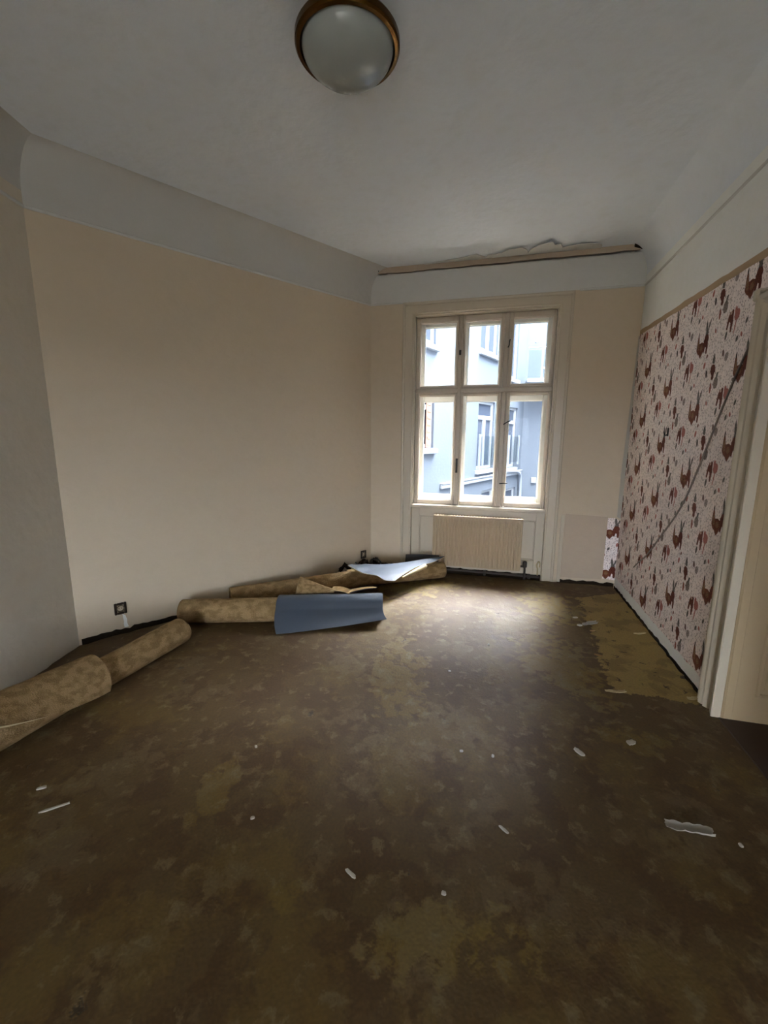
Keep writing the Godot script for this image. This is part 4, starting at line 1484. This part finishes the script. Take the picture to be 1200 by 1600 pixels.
# ---------------------------------------------------------------- litter on the floor
func build_debris() -> void:
	var P := Vector3(0, 0, 0)
	curl("paper_scrap", "large crumpled white paper scrap beside the cracked floor at the lower right", Vector3(1.15, 0, -1.355), 0.15, 0.045, -0.42, M.paper, 1)
	litter("floor_chip", "slim oval white chip on the floor, left of the rounder oval chip", Vector3(0.922, 0, -1.757), 0.055, 0.022, -1.1, M.paper, 2, false)
	litter("floor_chip", "rounder oval white chip on the floor, the one nearer the doorway", Vector3(1.202, 0, -1.823), 0.045, 0.028, 0.3, M.paper, 3, false)
	litter("wood_splinter", "pale splinter lying by itself in the dark central foreground", Vector3(-0.105, 0, -1.191), 0.045, 0.012, -0.7, M.paper, 4, false)
	litter("wood_splinter", "thin pale splinter on the floor left of the crumpled paper scrap", Vector3(0.457, 0, -1.357), 0.04, 0.010, -0.9, M.paper, 5, false)
	litter("wood_splinter", "long pale splinter on the dark floor at the far left", Vector3(-1.294, 0, -1.44), 0.10, 0.010, 0.5, M.paper, 6, false)
	litter("floor_chip", "tiny pale chip on the dark floor behind the long left splinter", Vector3(-1.42, 0, -1.535), 0.035, 0.014, 0.4, M.paper, 7, false)
	curl("paper_scrap", "rectangular white paper scrap on the mustard strip near the papered wall", Vector3(1.63, 0, -3.135), 0.11, 0.05, 0.0, M.paper, 8)
	litter("floor_chip", "round white chip at the left end of the rectangular paper scrap", Vector3(1.545, 0, -3.125), 0.035, 0.03, 0.1, M.paper, 9, false)
	litter("floor_chip", "small white chip behind the rectangular paper scrap", Vector3(1.575, 0, -3.27), 0.04, 0.02, 0.2, M.paper, 10, false)
	curl("paper_scrap", "curled cream strip at the front edge of the mustard floor strip", Vector3(1.35, 0, -2.235), 0.11, 0.025, -0.15, M.cut, 11)
	curl("paper_scrap", "cream strip on the floor below the wallpaper, far from the doorway", Vector3(1.93, 0, -2.98), 0.08, 0.022, -0.1, M.cut, 12)
	curl("paper_scrap", "small cream scrap at the foot of the doorway casing", Vector3(1.755, 0, -2.17), 0.06, 0.03, -0.2, M.cut, 13)
	litter("floor_chip", "rust coloured chip just in front of the rectangular paper scrap", Vector3(1.60, 0, -3.03), 0.04, 0.018, 0.1, M.wood, 14, false)
	litter("floor_chip", "rust coloured chip midway along the mustard strip", Vector3(1.46, 0, -2.66), 0.05, 0.016, -0.6, M.wood, 15, false)
	var spots := [
		[0.37, -1.76, "tiny plaster crumb on the open floor, left one of a close pair"], [0.51, -1.73, "tiny plaster crumb on the open floor, right one of a close pair"],
		[0.42, -2.45, "tiny plaster crumb just in front of the brightly lit floor patch"], [0.75, -2.8, "tiny plaster crumb within the brightly lit floor patch"],
		[-0.6, -1.78, "tiny plaster crumb on the open floor well left of the middle"], [-0.5, -1.4, "tiny plaster crumb in the dark foreground, left of the pale splinter"],
		[1.3, -1.3, "tiny plaster crumb right of the large crumpled paper scrap"], [0.20, -1.13, "tiny plaster crumb nearest the viewer in the dark foreground"]]
	for k in spots.size():
		litter("floor_crumb", spots[k][2], Vector3(spots[k][0], 0, spots[k][1]), 0.016, 0.012, k * 1.3, M.paper, 20 + k, false, "plaster crumbs scattered over the floor")

# a curled strip of paper: a thin sheet whose sides lift and whose end rolls up
func curl(called: String, label: String, at: Vector3, ln: float, wd: float, turn: float, m: Material, sd: float) -> void:
	var o := thing(called, label, "paper scrap", Transform3D(Basis(Vector3.UP, turn), at))
	var f := func(u: float, v: float) -> Vector3:
		var x := (u - 0.5) * ln
		var w := wd * (0.75 + 0.5 * wob.get_noise_2d(u * 3.0 + sd, sd) + 0.25 * sin(u * PI))
		var z := (v - 0.5) * w + 0.12 * wd * sin(u * 5.0 + sd)
		var lift := 0.45 * wd * pow(absf(v - 0.45) * 2.0, 2.0) * (0.5 + 0.5 * u) + 0.25 * wd * pow(u, 4.0) + 0.05 * wd * wob.get_noise_2d(u * 7.0, v * 5.0 + sd)
		return Vector3(x + 0.06 * ln * wob.get_noise_2d(v * 3.0, sd + 4.0), maxf(lift, 0.0) + 0.0025, z)
	var sh := sheet(f, 18, 8, -0.0015, ln, wd)
	part("sheet", sh[0], m, o)
	part("underside", sh[1], m, o)
	part("torn_edge", sh[2], m, o)

# a thin irregular flake resting on the floor, its edges lifting a little
func litter(called: String, label: String, at: Vector3, ln: float, wd: float, turn: float, m: Material, sd: int, curled: bool, group := "") -> void:
	var o := MeshInstance3D.new()
	o.name = numbered(called)
	var st := mb()
	var n := 22
	var top := []
	var bot := []
	for k in n:
		var a := k * TAU / n
		var r := 1.0 + 0.28 * wob.get_noise_2d(cos(a) * 1.4 + sd * 5.0, sin(a) * 1.4)
		var x := signf(cos(a)) * pow(absf(cos(a)), 0.75) * ln * 0.5 * r
		var z := signf(sin(a)) * pow(absf(sin(a)), 0.75) * wd * 0.5 * r
		var y := 0.003
		if curled: y += 0.35 * absf(z) * (0.6 + 0.5 * wob.get_noise_2d(x * 20.0, sd)) + 0.02 * maxf(0.0, -x / ln)
		top.append(Vector3(x, y + minf(0.004, wd * 0.2), z))
		bot.append(Vector3(x, maxf(0.0006, y - 0.0024), z))
	var ct := Vector3(0, 0.004 + minf(0.006, wd * 0.25), 0)
	for k in n:
		var j := (k + 1) % n
		face(st, [ct, top[k], top[j]], Vector3.UP)
		face(st, [top[k], top[j], bot[j], bot[k]], top[k])
		face(st, [Vector3(0, 0.0006, 0), bot[k], bot[j]], Vector3.DOWN)
	o.mesh = st.commit()
	o.material_override = m
	o.position = at
	o.rotation.y = turn
	metas(o, label, {"paper_scrap": "paper scrap", "floor_chip": "chip", "wood_splinter": "splinter", "floor_crumb": "crumb"}[called], group)
	add_child(o)
